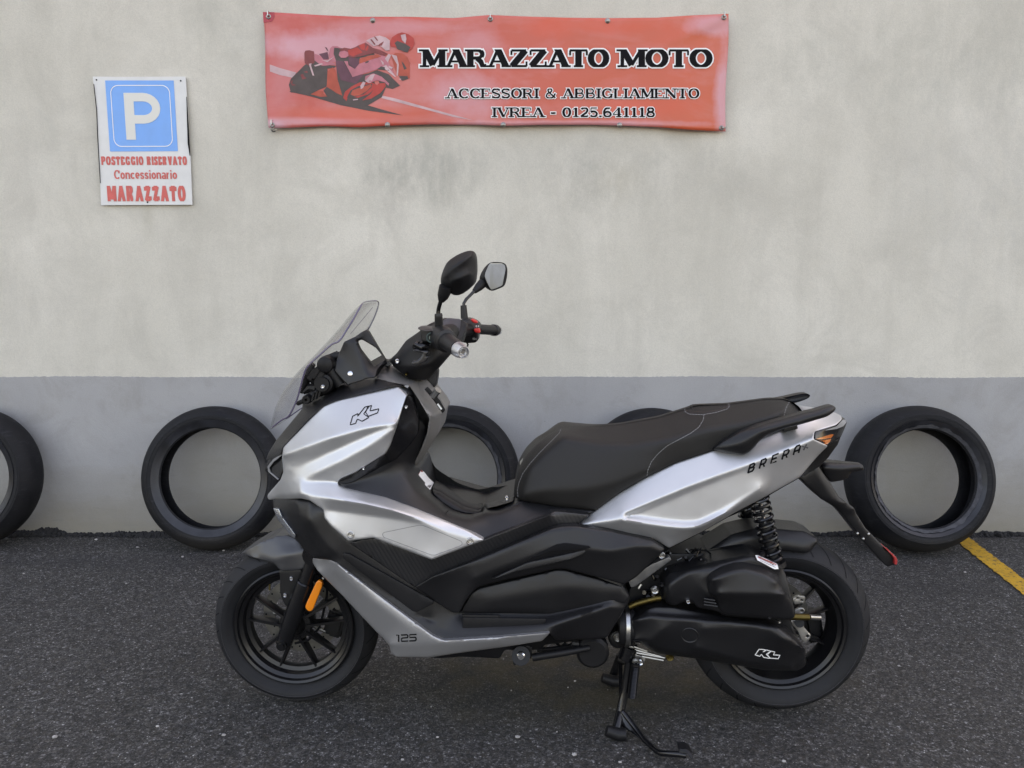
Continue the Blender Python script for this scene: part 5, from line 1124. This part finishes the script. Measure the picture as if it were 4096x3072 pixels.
decal('label_text', greyprint, arb, 'F', [(1365, 350), (1440, 385), (1480, 404), (1480, 407), (1435, 389), (1366, 354)], .0085)
for x, y, w_ in ((832, 655, .17), (960, 355, .158), (640, 530, .156), (1430, 770, .18), (1385, 310, .15)): screw(*c1('F', x, y), w_, .006, darker if x != 832 else chrome, 'bolt')
screw(*c1('F', 1505, 804), .15, .005, steel)
for k in range(3):
    m = MB(); m.tube([S(*c1('F', 950, 635 + 22 * k), .188), S(*c1('F', 1030 + 10 * k, 648 + 22 * k), .188)], .0028, 8); m.build('filter_rib', dark, sc)
# drain tube, aluminium hub carrier on the wheel
cyl('drain_tube', brass, S(*c1('F', 1590, 768), .12), S(*c1('F', 1725, 772), .12), .0085); cyl('axle_end', steel, S(*c1('F', 1725, 772), .12), S(*c1('F', 1800, 775), .10), .0075)
def plate(name, mt, tag, pts, w_, t=.006, fr=.0015, g_=16, rad=5, holes=()): return panel(name, sc, mt, c(tag, *pts), wd=w_, t=t, fr=fr, grid=g_, rad=rad, holes=[c(tag, *h) for h in holes])
def circ(x, y, r_, n=10): return [(x + r_ * math.cos(2 * math.pi * i / n), y + r_ * math.sin(2 * math.pi * i / n)) for i in range(n)]
plate('hub_carrier', alu, 'F', [(1575, 800), (1600, 795), (1640, 800), (1680, 800), (1690, 850), (1740, 905), (1730, 935), (1705, 960), (1690, 960), (1668, 940), (1640, 870)], .075, holes=[circ(1714, 912, 11)])
plate('hub_carrier', alu, 'F', [(1618, 720), (1650, 705), (1685, 705), (1697, 725), (1685, 745), (1650, 755), (1615, 750)], .075, holes=[circ(1672, 726, 11)])
plate('hub_carrier', alu, 'F', [(1600, 640), (1640, 610), (1700, 620), (1690, 670), (1620, 680)], .03, holes=[circ(1640, 632, 8), circ(1672, 648, 8)])
cyl('carrier_bolt', darker, S(*c1('F', 1655, 815), .06), S(*c1('F', 1655, 815), .09), .012)
m = MB(); m.box(S(*c1('F', 1745, 830), -.05), .05, .05, .09, Matrix.Rotation(-.2, 3, 'Y'), .01); m.build('rear_caliper', darker, sc)
# engine details: rocker bracket, bolt, brass hose
plate('hinge_plate', mat('grey_steel', (.16, .16, .16), .4, .6, var=.15, vscale=40), 'D', [(1130, 1520), (1180, 1470), (1300, 1395), (1430, 1340), (1450, 1362), (1330, 1450), (1180, 1560), (1150, 1568)], .15, .02, .002)
m = MB()
P_ = [S(*c1('F', x, y), .13) for x, y in ((400, 695), (450, 672), (520, 652), (600, 632), (632, 630))]; m.tube(P_, .0085, 14); m.build('brass_hose', brass, sc)
screw(*c1('F', 640, 316), .16, .009, steel); screw(*c1('F', 588, 572), .14, .011, steel)
m = MB(); m.tube([S(*c1('F', 590, 580), .135), S(*c1('F', 575, 610), .13)], .006, 8); m.tube([S(*c1('F', 470, 560), .14), S(*c1('F', 490, 530), .14)], .003, 6); m.build('linkage', steel, sc)
m = MB(); rg = random.Random(11)
for i in range(16):
    x0_, y0_ = rg.uniform(600, 940), rg.uniform(270, 420); P_ = [S(*c1('F', x0_ + k * rg.uniform(14, 38), y0_ + rg.uniform(-30, 30)), rg.uniform(.07, .12)) for k in range(4)]; m.tube(P_, rg.uniform(.002, .005), 8)
for i in range(9):
    x0_, y0_ = rg.uniform(430, 640), rg.uniform(430, 680); P_ = [S(*c1('F', x0_ + k * rg.uniform(10, 30), y0_ + rg.uniform(-30, 30)), rg.uniform(.10, .13)) for k in range(3)]; m.tube(P_, rg.uniform(.003, .007), 8)
m.build('wiring_loom', gloss, sc)
# shocks
def shock(top, bot, r_, turns, mt=gloss):
    s0 = bpy.data.objects.new('shock_absorber', None); scn.collection.objects.link(s0); s0.parent = sc; s0.location = top - sc.location
    d = (bot - top); L = d.length; d.normalize(); a = d.cross(NN).normalized(); b = d.cross(a)
    m = MB(); N_ = int(turns * 20)
    m.tube([top + d * (L * (i / N_) ** 1.12) + (a * math.cos(2 * math.pi * turns * i / N_) + b * math.sin(2 * math.pi * turns * i / N_)) * r_ for i in range(N_ + 1)], .0046, 8); m.build('spring', mt, s0)
    m = MB(); m.tube([top - d * .03, top + d * L * .45], .005, 12); m.build('piston_rod', chrome, s0)
    m = MB(); m.tube([top + d * L * .38, bot + d * .03], .015, 16); m.tube([bot - d * .006, bot + d * .006], .030, 20); m.tube([top - d * .02, top], .026, 20); m.build('damper_body', darker, s0)
shock(S(*c1('E', 985, 985), .10), S(*c1('E', 1100, 1490), .115), .0225, 10.5)
shock(mir(S(*c1('E', 985, 985), .10)), mir(S(*c1('E', 1100, 1490), .115)), .0225, 10.5)

# ---------- centre stand, foot peg, side-stand bar
ps = c1
def SI(x, y, w_): return S(*c1('I', x, y), w_)
stm = gloss
m = MB(); m.tube([SI(1345, 470, .10), SI(1310, 720, .105), SI(1270, 900, .12), SI(1240, 1040, .160), SI(1240, 1075, .166)], [.012, .0115, .012, .012, .012], 14)
m.tube([SI(1270, 520, .02), SI(1275, 700, .06), SI(1280, 860, .11)], .006, 10)
m.tube([SI(1275, 440, -.10), SI(1230, 560, -.12), SI(1200, 640, -.115)], .0125, 14); m.tube([SI(1350, 500, .10), SI(1275, 480, -.10)], .013, 12)
m.tube([SI(1310, 470, .1), SI(1345, 370, .1)], .022, 12)
m.build('centre_stand', stm, sc)
for q in (at_z(*c1('I', 1238, 1080), .016), at_z(*c1('I', 1195, 650), .016)):
    m = MB(); m.tube([q - AX * .026 + Vector((0, 0, .010)), q + AX * .004, q + AX * .024], [.014, .0165, .0165], 16); m.build('stand_foot', darker, sc)
# kick arm
ka = panel('kick_gusset', sc, stm, c('I', (1272, 905, .135), (1300, 895, .135), (1345, 950, .145), (1480, 1120, .205), (1455, 1140, .205), (1380, 1080, .180), (1270, 1010, .145)), t=.006, fr=.002, grid=14, rad=5)
m = MB(); m.tube([SI(1290, 900, .13), SI(1350, 975, .150), SI(1470, 1130, .205), SI(1560, 1212, .250), SI(1600, 1232, .268), SI(1740, 1240, .295), SI(1800, 1248, .300)], .0078, 12); m.build('kick_arm', stm, sc)
panel('kick_pad', sc, darker, c('I', (1740, 1195, .295), (1800, 1195, .300), (1840, 1225, .305), (1858, 1262, .312), (1850, 1288, .318), (1832, 1275, .316), (1810, 1240, .31), (1742, 1232, .300)), t=.03, fr=.002, grid=14, rad=5)
# return spring
A_ = SI(1395, 500, .125); B_ = SI(1362, 780, .13); d = (B_ - A_); L = d.length; d.normalize(); a = d.cross(NN).normalized(); b = d.cross(a); m = MB()
m.tube([A_ + d * L * i / 480 + (a * math.cos(2 * math.pi * 26 * i / 480) + b * math.sin(2 * math.pi * 26 * i / 480)) * .0095 for i in range(481)], .0022, 6); m.tube([A_, B_], .004, 8); m.build('return_spring', gloss, sc)
# finned engine bracket
plate('engine_bracket', alu, 'Q', [(320, 1150), (390, 1155), (560, 1185), (640, 1205), (560, 1240), (560, 1300), (640, 1330), (700, 1350), (760, 1385), (735, 1450), (700, 1500), (640, 1520), (555, 1480), (540, 1400), (525, 1300), (515, 1265), (440, 1240), (380, 1180)], .105, .02)
m = MB()
for (x0_, y0_, x1_, y1_) in ((560, 1190, 780, 1262), (575, 1240, 1010, 1355), (600, 1290, 1070, 1375), (690, 1350, 1050, 1415)):
    m.tube([S(*c1('Q', x0_, y0_), .11), S(*c1('Q', x1_, y1_), .105)], .0032, 8)
m.build('bracket_fin', alu, sc)
screw(*c1('Q', 1160, 1365), .11, .011, brass); screw(*c1('Q', 600, 1440), .125, .010, steel); screw(*c1('Q', 665, 1440), .12, .010, chrome)
m = MB(); p = S(*c1('Q', 297, 1030), .10); m.lathe([(0, .02), (.016, .02), (.024, .016), (.027, .0), (.027, -.03), (0, -.03)], p, NN, 30); m.build('engine_mount', darker, sc); screw(*c1('Q', 300, 1038), .121, .0125, alu)
# side stand bar folded under the floor
m = MB(); m.tube([SI(560, 462, .17), SI(800, 425, .165), SI(1020, 385, .15)], [.0105, .010, .0085], 14); m.build('side_bar', darker, sc)
m = MB(); m.tube([SI(470, 450, .15), SI(470, 450, .19)], .024, 24); m.build('bar_pivot', darker, sc)
m = MB(); m.lathe([(0, .006), (.008, .006), (.011, .003), (.011, -.01), (0, -.01)], SI(470, 450, .19), NN, 20); m.build('pivot_bolt', chrome, sc)
plate('pivot_bracket', darker, 'I', [(405, 375), (500, 360), (560, 380), (555, 470), (430, 500), (435, 520), (420, 530), (405, 510), (402, 430)], .168, .02)
m = MB(); q = SI(1045, 405, .13); m.lathe([(0, .02), (.035, .02), (.043, .012), (.043, -.02), (.036, -.03), (0, -.03)], q, NN, 36); m.build('rubber_wheel_stop', darker, sc, )
m = MB(); m.tube([SI(600, 400, .1), SI(700, 395, .1), SI(860, 372, .12), SI(900, 350, .13), SI(1000, 345, .13)], .006, 8); m.tube([SI(750, 335, .08), SI(790, 380, .08), SI(835, 345, .08)], .005, 8); m.tube([SI(880, 345, .14), SI(935, 350, .14)], .010, 10); m.build('brake_cable', darker, sc)
panel('belly_pan', sc, darker, c('C', (1690, 1068, .19), (1760, 1075, .19)) + c('I', (0, 455, .18), (300, 470, .18), (340, 400, .18), (640, 400, .14), (660, 360, .14), (900, 330, .14), (1100, 310, .15), (700, 280, .18)) + c('C', (2100, 980, .20), (1900, 1020, .20)), mode='solid', fr=.003, grid=26)
#--HEAD--
# ---------- windscreen: near edge and middle line, mirrored to the far edge
near = c('A', (165, 1398, .06), (235, 1345, .09), (290, 1310, .115), (345, 1195, .135), (372, 1100, .15), (400, 1000, .16), (430, 945, .165), (520, 860, .165), (600, 790, .165), (660, 760, .165), (720, 670, .155), (770, 590, .14), (812, 512, .12), (828, 488, .09))
midl = c('A', (165, 1402, 0), (180, 1320, 0), (200, 1250, 0), (240, 1160, 0), (290, 1085, 0), (340, 1025, 0), (395, 965, 0), (480, 880, 0), (560, 795, 0), (640, 705, 0), (700, 635, 0), (760, 560, 0), (815, 505, 0), (862, 472, 0))
nearP = [S(*p) for p in near]; midP = [S(*p) for p in midl]
V = []; Fs = []; K_ = 16; rows = []
def cat(P, t):
    n = len(P) - 1; x = t * n; i = min(int(x), n - 1); f = x - i
    p0, p1, p2, p3 = P[max(i - 1, 0)], P[i], P[i + 1], P[min(i + 2, n)]
    return .5 * ((2 * p1) + (p2 - p0) * f + (2 * p0 - 5 * p1 + 4 * p2 - p3) * f * f + (-p0 + 3 * p1 - 3 * p2 + p3) * f ** 3)
NR = 44
for r_ in range(NR + 1):
    t = r_ / NR; a = cat(nearP, t); m_ = cat(midP, t); b = mir(a); cc = (a + b) / 2; fwd = m_ - cc; fwd -= NN * fwd.dot(NN)
    for k in range(K_ + 1):
        s_ = -1 + 2 * k / K_; e = 1 - abs(s_) ** 2.2
        V.append(cc + (a - cc) * s_ + fwd * e)
Fs = [(r_ * (K_ + 1) + k, r_ * (K_ + 1) + k + 1, (r_ + 1) * (K_ + 1) + k + 1, (r_ + 1) * (K_ + 1) + k) for r_ in range(NR) for k in range(K_)]
ws = new_obj('windscreen', V, Fs, screen, sc)
sm = ws.modifiers.new('thick', 'SOLIDIFY'); sm.thickness = .0035
m = MB(); m.tube([V[r_ * (K_ + 1) + K_] for r_ in range(NR + 1)], [.0022] * (NR + 1), 8); m.build('screen_edge', edgem, ws)
m = MB(); m.tube([S(*c1('A', 905, 515), -.07), S(*c1('A', 800, 640), -.08), S(*c1('A', 740, 712), -.08)], .0006, 6); m.build('screen_fold', edgem, ws)
m = MB(); m.tube([V[r_ * (K_ + 1)] for r_ in range(NR + 1)], [.0016] * (NR + 1), 8); m.tube([V[NR * (K_ + 1) + k] for k in range(K_ + 1)], .0016, 8); m.build('screen_edge', edgem, ws)
# ---------- dash visor and screen mechanism
vis = c('K', (1150, 900, .10), (1240, 690, .11), (1410, 610, .10), (1500, 545, .09), (1570, 512, .08), (1600, 530, .075), (1890, 1018, .07), (1780, 1045, .09), (1735, 1090, .11), (1700, 1215, .135), (1600, 1230, .135), (1290, 1335, .13), (1100, 1120, .115), (1120, 1000, .11))
hol = c('K', (1432, 690, .095), (1500, 655, .09), (1700, 770, .08), (1840, 940, .075), (1835, 962, .078), (1690, 1052, .095), (1580, 930, .105), (1480, 800, .10))
vcr = [c('K', (1425, 640, .112), (1460, 800, .118), (1540, 1030, .125), (1600, 1220, .136)), c('K', (1260, 950, .112), (1540, 1215, .13))]
vi, vib = panel('dash_visor', sc, dark, vis, vcr, t=.012, fr=.003, grid=14, rad=6, holes=[hol])
m = MB()
P1 = [S(*c1('K', x, y), w_) for x, y, w_ in ((1430, 640, .09), (1500, 590, .09), (1570, 530, .075))]
m.tube([S(*c1('K', 1640, 680), .07), S(*c1('K', 1700, 740), -.02)], .006, 10); m.tube([S(*c1('K', 1880, 1015), .07), S(*c1('K', 1900, 1030), -.03)], .006, 10)
m.build('visor_bar', dark, sc)
# instrument display under the visor
ip_ = [S(*c1('K', x, y), .095) for x, y in ((1590, 640), (1850, 1000))]
new_obj('instrument_display', [ip_[0] + Vector((-.02, 0, 0)), ip_[1] + Vector((-.02, 0, -.01)), mir(ip_[1]) + Vector((-.02, 0, -.01)), mir(ip_[0]) + Vector((-.02, 0, 0))], [(0, 1, 2, 3)], gloss, sc, smooth=False) if False else None
panel('dash_inner', sc, darker, c('K', (1560, 1000, .11), (1660, 1075, .10), (1790, 1040, .09), (1740, 1100, .10), (1700, 1220, .12), (1640, 1230, .12)), mode='solid', fr=.002, grid=16)
p = hitn(vib, *c1('K', 1333, 1160)); m = MB(); m.lathe([(0, .003), (.004, .003), (.0065, .002), (.007, -.002), (0, -.002)], p[0], p[1], 16); m.build('bolt', chrome, sc)
m = MB()
def KS(x, y, w_): return S(*c1('K', x, y), w_)
q = KS(950, 1300, .10); m.lathe([(0, .025), (.018, .025), (.018, .012), (.024, .010), (.027, 0), (.027, -.03), (0, -.03)], q, NN, 28)
q = KS(975, 1020, .10); m.lathe([(0, .02), (.012, .02), (.02, .016), (.022, 0), (.022, -.03), (0, -.03)], q, NN, 24)
q = KS(705, 1530, .10); m.lathe([(.004, .018), (.010, .018), (.012, .012), (.012, -.02), (0, -.02), (0, .006)], q, NN, 20)
m.tube([KS(720, 1120, .09), KS(820, 1240, .09), KS(900, 1300, .08)], .016, 10); m.tube([KS(700, 1180, .08), KS(680, 1280, .07), KS(600, 1440, .07)], [.012, .010, .006], 10)
m.tube([KS(1010, 1400, .09), KS(860, 1440, .09), KS(720, 1520, .085)], .011, 10); m.tube([KS(600, 1580, .08), KS(660, 1550, .08), KS(560, 1600, .06)], .006, 8)
m.tube([KS(640, 1440, .07), KS(740, 1370, .07), KS(860, 1380, .08)], [.006, .012, .016], 10)
m.tube([KS(1050, 1100, .09), KS(1200, 1320, .09)], .018, 12); m.tube([KS(1000, 1000, .07), KS(1120, 900, .07), KS(1240, 900, .08)], [.02, .012, .012], 12)
m.tube([KS(1060, 980, .07), KS(1180, 880, .06)], .014, 12)
for k in range(4):
    x, y = 730 + 55 * k, 1090 + 50 * (k % 2) + 22 * k; m.box(KS(x, y, .10), .014, .03, .032, Matrix.Rotation(.6, 3, 'Y'), .002)
for k in range(3): m.box(KS(790 + 50 * k, 1500 - 30 * k, .105), .005, .02, .022, Matrix.Rotation(.3, 3, 'Y'), .001)
m.build('screen_mechanism', darker, sc)
screw(*c1('K', 930, 1350), .1265, .006, chrome); screw(*c1('K', 940, 935), .09, .004, steel)
m = MB(); m.tube([mir(KS(720, 1120, .09)), mir(KS(1000, 1300, .08)), mir(KS(1200, 1320, .09))], .02, 10); m.tube([mir(KS(975, 1020, .07)), mir(KS(1240, 900, .08))], .014, 10); m.build('screen_mechanism', darker, sc)

# ---------- handlebar
hb = bpy.data.objects.new('handlebar', None); scn.collection.objects.link(hb); hb.parent = sc
gA = S(*c1('J', 1010, 1400), .20); hb.location = (gA + mir(gA)) / 2 - sc.location
def hp(name, mt, *a, **k): return panel(name, hb, mt, *a, **k)
cw = c('A', (1033, 905, .06), (1045, 885, .06), (1080, 855, .06), (1150, 760, .06), (1240, 698, .06), (1300, 648, .06), (1420, 600, .03), (1480, 595, .0), (1560, 605, .0), (1600, 640, .02), (1560, 780, .05), (1440, 900, .09), (1385, 965, .09), (1320, 1040, .08), (1290, 1052, .08), (1190, 1048, .08), (1130, 1012, .08), (1050, 942, .07))
cwr = [c('A', (1050, 910, .08), (1200, 800, .12), (1300, 760, .14), (1420, 720, .12)), c('A', (1090, 960, .10), (1200, 960, .13), (1320, 950, .14), (1420, 860, .12))]
hp('handlebar_cowl', darker, cw, cwr, mode='solid', fr=.004, grid=16, rad=8)
cb_, cbb_ = hp('cowl_top', mat('satin_grey', (.06, .06, .075), .35, .3), c('J', (1000, 1110, .06), (1080, 1078, .05), (1260, 1100, .01), (1265, 1160, .02), (1250, 1260, .04), (1205, 1305, .07), (1150, 1260, .09), (1060, 1220, .10), (1010, 1190, .09)), mode='shell', t=.02, fr=.002, grid=12)
def JS(x, y, w_): return S(*c1('J', x, y), w_)
def hcyl(name, mt, a, b, r0, r1=None, n=24): m = MB(); m.tube([a, b], [r0, r1 or r0], n); return m.build(name, mt, hb)
# near grip and bar end
a = JS(985, 1370, .19); b = JS(1225, 1535, .315); m = MB(); d = (b - a)
m.tube([a - d * .25, a, a + d * .05, a + d * .30, a + d * .32, a + d * .95, b], [.026, .0310, .0300, .0275, .0205, .0185, .0185], 28); m.build('grip', dark, hb)
m = MB(); a2 = b; b2 = JS(1308, 1585, .345); e = (b2 - a2).normalized(); L = (b2 - a2).length
m.lathe([(.0170, 0), (.0182, .003), (.0180, L * .35), (.0145, L * .9), (.0138, L), (.0122, L), (.0105, L - .006), (0, L - .007)], a2, e, 32); m.build('bar_end', mat('bar_end_metal', (.72, .73, .75), .3, .9), hb)
m = MB(); m.lathe([(0, 0), (.0045, 0), (.006, .002), (.0075, 0), (.0075, -.003), (0, -.003)], a2 + e * (L - .003), e, 20); m.build('bar_end_bolt', steel, hb)
# far grip and switch gear
fa = JS(1500, 1240, -.19); fb = JS(1790, 1258, -.31); m = MB(); d = fb - fa; m.tube([fa, fa + d * .8, fa + d * .82, fa + d * .95, fb], [.0150, .0150, .0175, .0175, .0145], 24); m.build('grip', dark, hb)
m = MB(); fc_ = JS(1828, 1262, -.335); m.tube([fb, fb + (fc_ - fb) * .6, fc_], [.0150, .0140, .0105], 24); m.build('bar_end', chrome, hb)
sw, swb = hp('switch_housing', dark, c('J', (1265, 1105), (1300, 1085), (1400, 1088), (1480, 1120), (1540, 1170), (1555, 1230), (1525, 1320), (1520, 1400), (1490, 1438), (1380, 1448), (1310, 1440), (1240, 1400), (1220, 1330), (1250, 1260), (1268, 1180)), [c('J', (1290, 1180, -.115), (1420, 1200, -.105), (1500, 1260, -.11)), c('J', (1420, 1320, -.115), (1510, 1330, -.13))], wd=-.135, t=.06, fr=.006, grid=12, rad=8)
hp('switch', red, c('J', (1405, 1095), (1440, 1090), (1505, 1125), (1518, 1150), (1490, 1158), (1440, 1140)), wd=-.095, t=.02, fr=.003, grid=9, rad=5)
hp('switch', red, c('J', (1455, 1238), (1500, 1230), (1540, 1232), (1552, 1280), (1545, 1300), (1490, 1295), (1458, 1270)), wd=-.095, t=.02, fr=.003, grid=9, rad=5)
for pts in ([(1488, 1190), (1496, 1184), (1504, 1190), (1504, 1204), (1496, 1210), (1488, 1204)],):
    L = [(a_, b_) for a_, b_ in c('J', *pts)]; flat('switch_mark', hb, white, ribbon(L + [L[0]], lambda a, b: .9), on(swb, .002))
flat('switch_mark', hb, white, ribbon(c('J', (1524, 1186), (1524, 1210)), lambda a, b: .9) + ribbon(c('J', (1532, 1186), (1532, 1210)), lambda a, b: .9), on(swb, .002))
L = [(a_, b_) for a_, b_ in c('J', *circ(1468, 1385, 12, 12))]; flat('switch_mark', hb, white, ribbon(L + [L[0]], lambda a, b: .8) + ribbon(c('J', (1444, 1370), (1444, 1400)), lambda a, b: .8) + ribbon(c('J', (1492, 1370), (1492, 1400)), lambda a, b: .8), on(swb, .002))
m = MB(); m.tube([JS(1355, 1440, -.14), JS(1372, 1470, -.14), JS(1360, 1500, -.14)], .0025, 8); m.tube([JS(1245, 1395, .0), JS(1290, 1400, -.05)], .006, 8); m.build('throttle_cable', darker, hb)
m = MB(); m.tube([JS(985, 1370, .17), JS(1060, 1310, .10), JS(1130, 1270, .02), JS(1260, 1250, -.08), JS(1500, 1240, -.16)], [.014, .022, .024, .022, .013], 16); m.build('handlebar_tube', darker, hb)
# near switch gear, brake reservoir, lever
m = MB(); m.tube([JS(930, 1330, .10), JS(1000, 1375, .185)], [.030, .029], 24); m.box(JS(950, 1350, .12), .05, .06, .05, Matrix.Rotation(.4, 3, 'Y'), .010); m.build('switch_housing', darker, hb)
hp('brake_reservoir', dark, c('J', (664, 1290, .20), (668, 1240, .20), (860, 1250, .20), (880, 1270, .195), (884, 1400, .195), (800, 1430, .20), (690, 1430, .20)), t=.05, fr=.004, grid=12)
hp('reservoir_cap', mat('cap_plastic', (.035, .035, .035), .45), c('J', (632, 1212, .20), (720, 1204, .17), (810, 1218, .17), (872, 1246, .20), (866, 1266, .207), (760, 1268, .208), (690, 1260, .208), (636, 1244, .206)), t=.045, fr=.003, grid=12, rad=5)
m = MB(); q = JS(833, 1368, .203); m.lathe([(.0095, 0), (.0115, .002), (.013, .0), (.013, -.004), (.0095, -.004)], q, NN, 26); m.lathe([(0, .001), (.006, .001), (.006, -.003), (0, -.003)], q, NN, 20); m.build('sight_glass', mat('sight_ring', (.12, .17, .16), .3, .5), hb)
m = MB(); m.tube([JS(640, 1440, .18), JS(600, 1490, .19), JS(680, 1500, .19), JS(780, 1480, .18)], [.006, .010, .012, .010], 12); m.tube([JS(720, 1440, .17), JS(820, 1480, .17)], .014, 12)
m.build('lever_clamp', gloss, hb)
lm = mat('lever_metal', (.035, .035, .037), .3, .5)
hp('brake_lever', lm, c('J', (560, 1560), (600, 1530), (680, 1555), (790, 1560), (800, 1590), (745, 1640)) + c('A', (1325, 872), (1300, 915), (1262, 935), (1225, 950), (1195, 945), (1188, 925), (1205, 908), (1230, 908), (1262, 880), (1275, 850), (1240, 848), (1212, 838)), wd=.205, t=.012, fr=.004, grid=8, rad=6)
for x, y in ((1087, 912), (1152, 1008)): screw(*c1('A', x, y), .098 if x < 1100 else .10, .0065 if x < 1100 else .004, chrome if x < 1100 else brass, 'bolt', hb)
# ---------- mirrors
def mirror_thing(name):
    r_ = bpy.data.objects.new(name, None); scn.collection.objects.link(r_); r_.parent = sc; r_.location = hb.location; return r_
ml = mirror_thing('rear_view_mirror')
m = MB(); m.tube([JS(945, 1250, .18), JS(937, 1060, .19), JS(937, 1040, .19), JS(933, 1010, .19)], [.0105, .0098, .0100, .0088], 20); m.build('rubber_boot', dark, ml)
m = MB(); m.tube([JS(932, 1020, .19), JS(935, 960, .19), JS(950, 890, .20), JS(975, 810, .21)], .0052, 14); m.build('stem', gloss, ml)
m = MB(); m.tube([JS(975, 825, .21), JS(1000, 760, .215), JS(1025, 690, .22), JS(1040, 610, .225)], [.0075, .0135, .0155, .0150], 20); m.build('neck', darker, ml)
lo_ = c('J', (968, 560, .215), (972, 470, .215), (1000, 380, .215), (1050, 270, .215), (1110, 210, .215), (1220, 140, .215), (1330, 95, .215), (1410, 80, .21), (1450, 95, .21), (1480, 140, .20), (1495, 220, .195), (1497, 400, .195), (1480, 540, .2), (1450, 585, .205), (1360, 670, .21), (1250, 742, .215), (1170, 742, .215), (1110, 715, .215), (1050, 660, .215), (985, 610, .215))
lcr = [c('J', (1010, 460, .245), (1150, 320, .262), (1300, 230, .262), (1440, 150, .24)), c('J', (1100, 560, .252), (1250, 500, .262), (1420, 420, .24))]
panel('mirror_housing', ml, darker, lo_, lcr, t=.035, fr=.006, grid=10, rad=14)
mr = mirror_thing('rear_view_mirror')
m = MB(); m.tube([JS(1318, 1085, -.15), JS(1310, 960, -.15), JS(1305, 890, -.15)], [.0105, .0095, .0088], 20); m.build('rubber_boot', dark, mr)
m = MB(); m.tube([JS(1305, 900, -.15), JS(1310, 860, -.15), JS(1345, 800, -.16), JS(1475, 670, -.18)], .0046, 14); m.build('stem', gloss, mr)
m = MB(); m.tube([JS(1465, 685, -.18), JS(1530, 620, -.19), JS(1590, 560, -.20)], [.0075, .0125, .0140], 20); m.build('neck', darker, mr)
ro_ = c('J', (1535, 500), (1560, 420), (1620, 320), (1690, 260), (1760, 248), (1880, 255), (1930, 285), (1950, 360), (1945, 460), (1915, 590), (1880, 625), (1735, 680), (1690, 668), (1630, 630), (1570, 570))
gl_ = c('J', (1700, 268), (1870, 270), (1915, 295), (1925, 360), (1880, 590), (1860, 605), (1725, 662), (1705, 650), (1645, 540), (1618, 460), (1630, 400), (1680, 290))
P_ = round_poly([(p[0], p[1]) for p in gl_], 5)
cx_, cy_ = c1('J', 1780, 460)
def mwp(x, y): return -.205 - (x - cx_) / 1350 * 1.15 - (y - cy_) / 1350 * .10      # the glass faces the rider: towards the tail and a little down
ro2 = [(p[0], p[1], mwp(p[0], p[1]) - .004 - (.045 if p[0] < c1('J', 1640, 0)[0] else 0)) for p in ro_]
panel('mirror_housing', mr, darker, ro2, [[(p[0], p[1], mwp(p[0], p[1]) - .003) for p in gl_ + gl_[:1]]], t=.03, fr=.002, grid=9, rad=12)
gm = [S(p[0], p[1], mwp(p[0], p[1])) for p in P_]
new_obj('mirror_glass', gm, [tuple(range(len(gm)))], mirror, mr, smooth=False)
print('objects', len(bpy.data.objects))
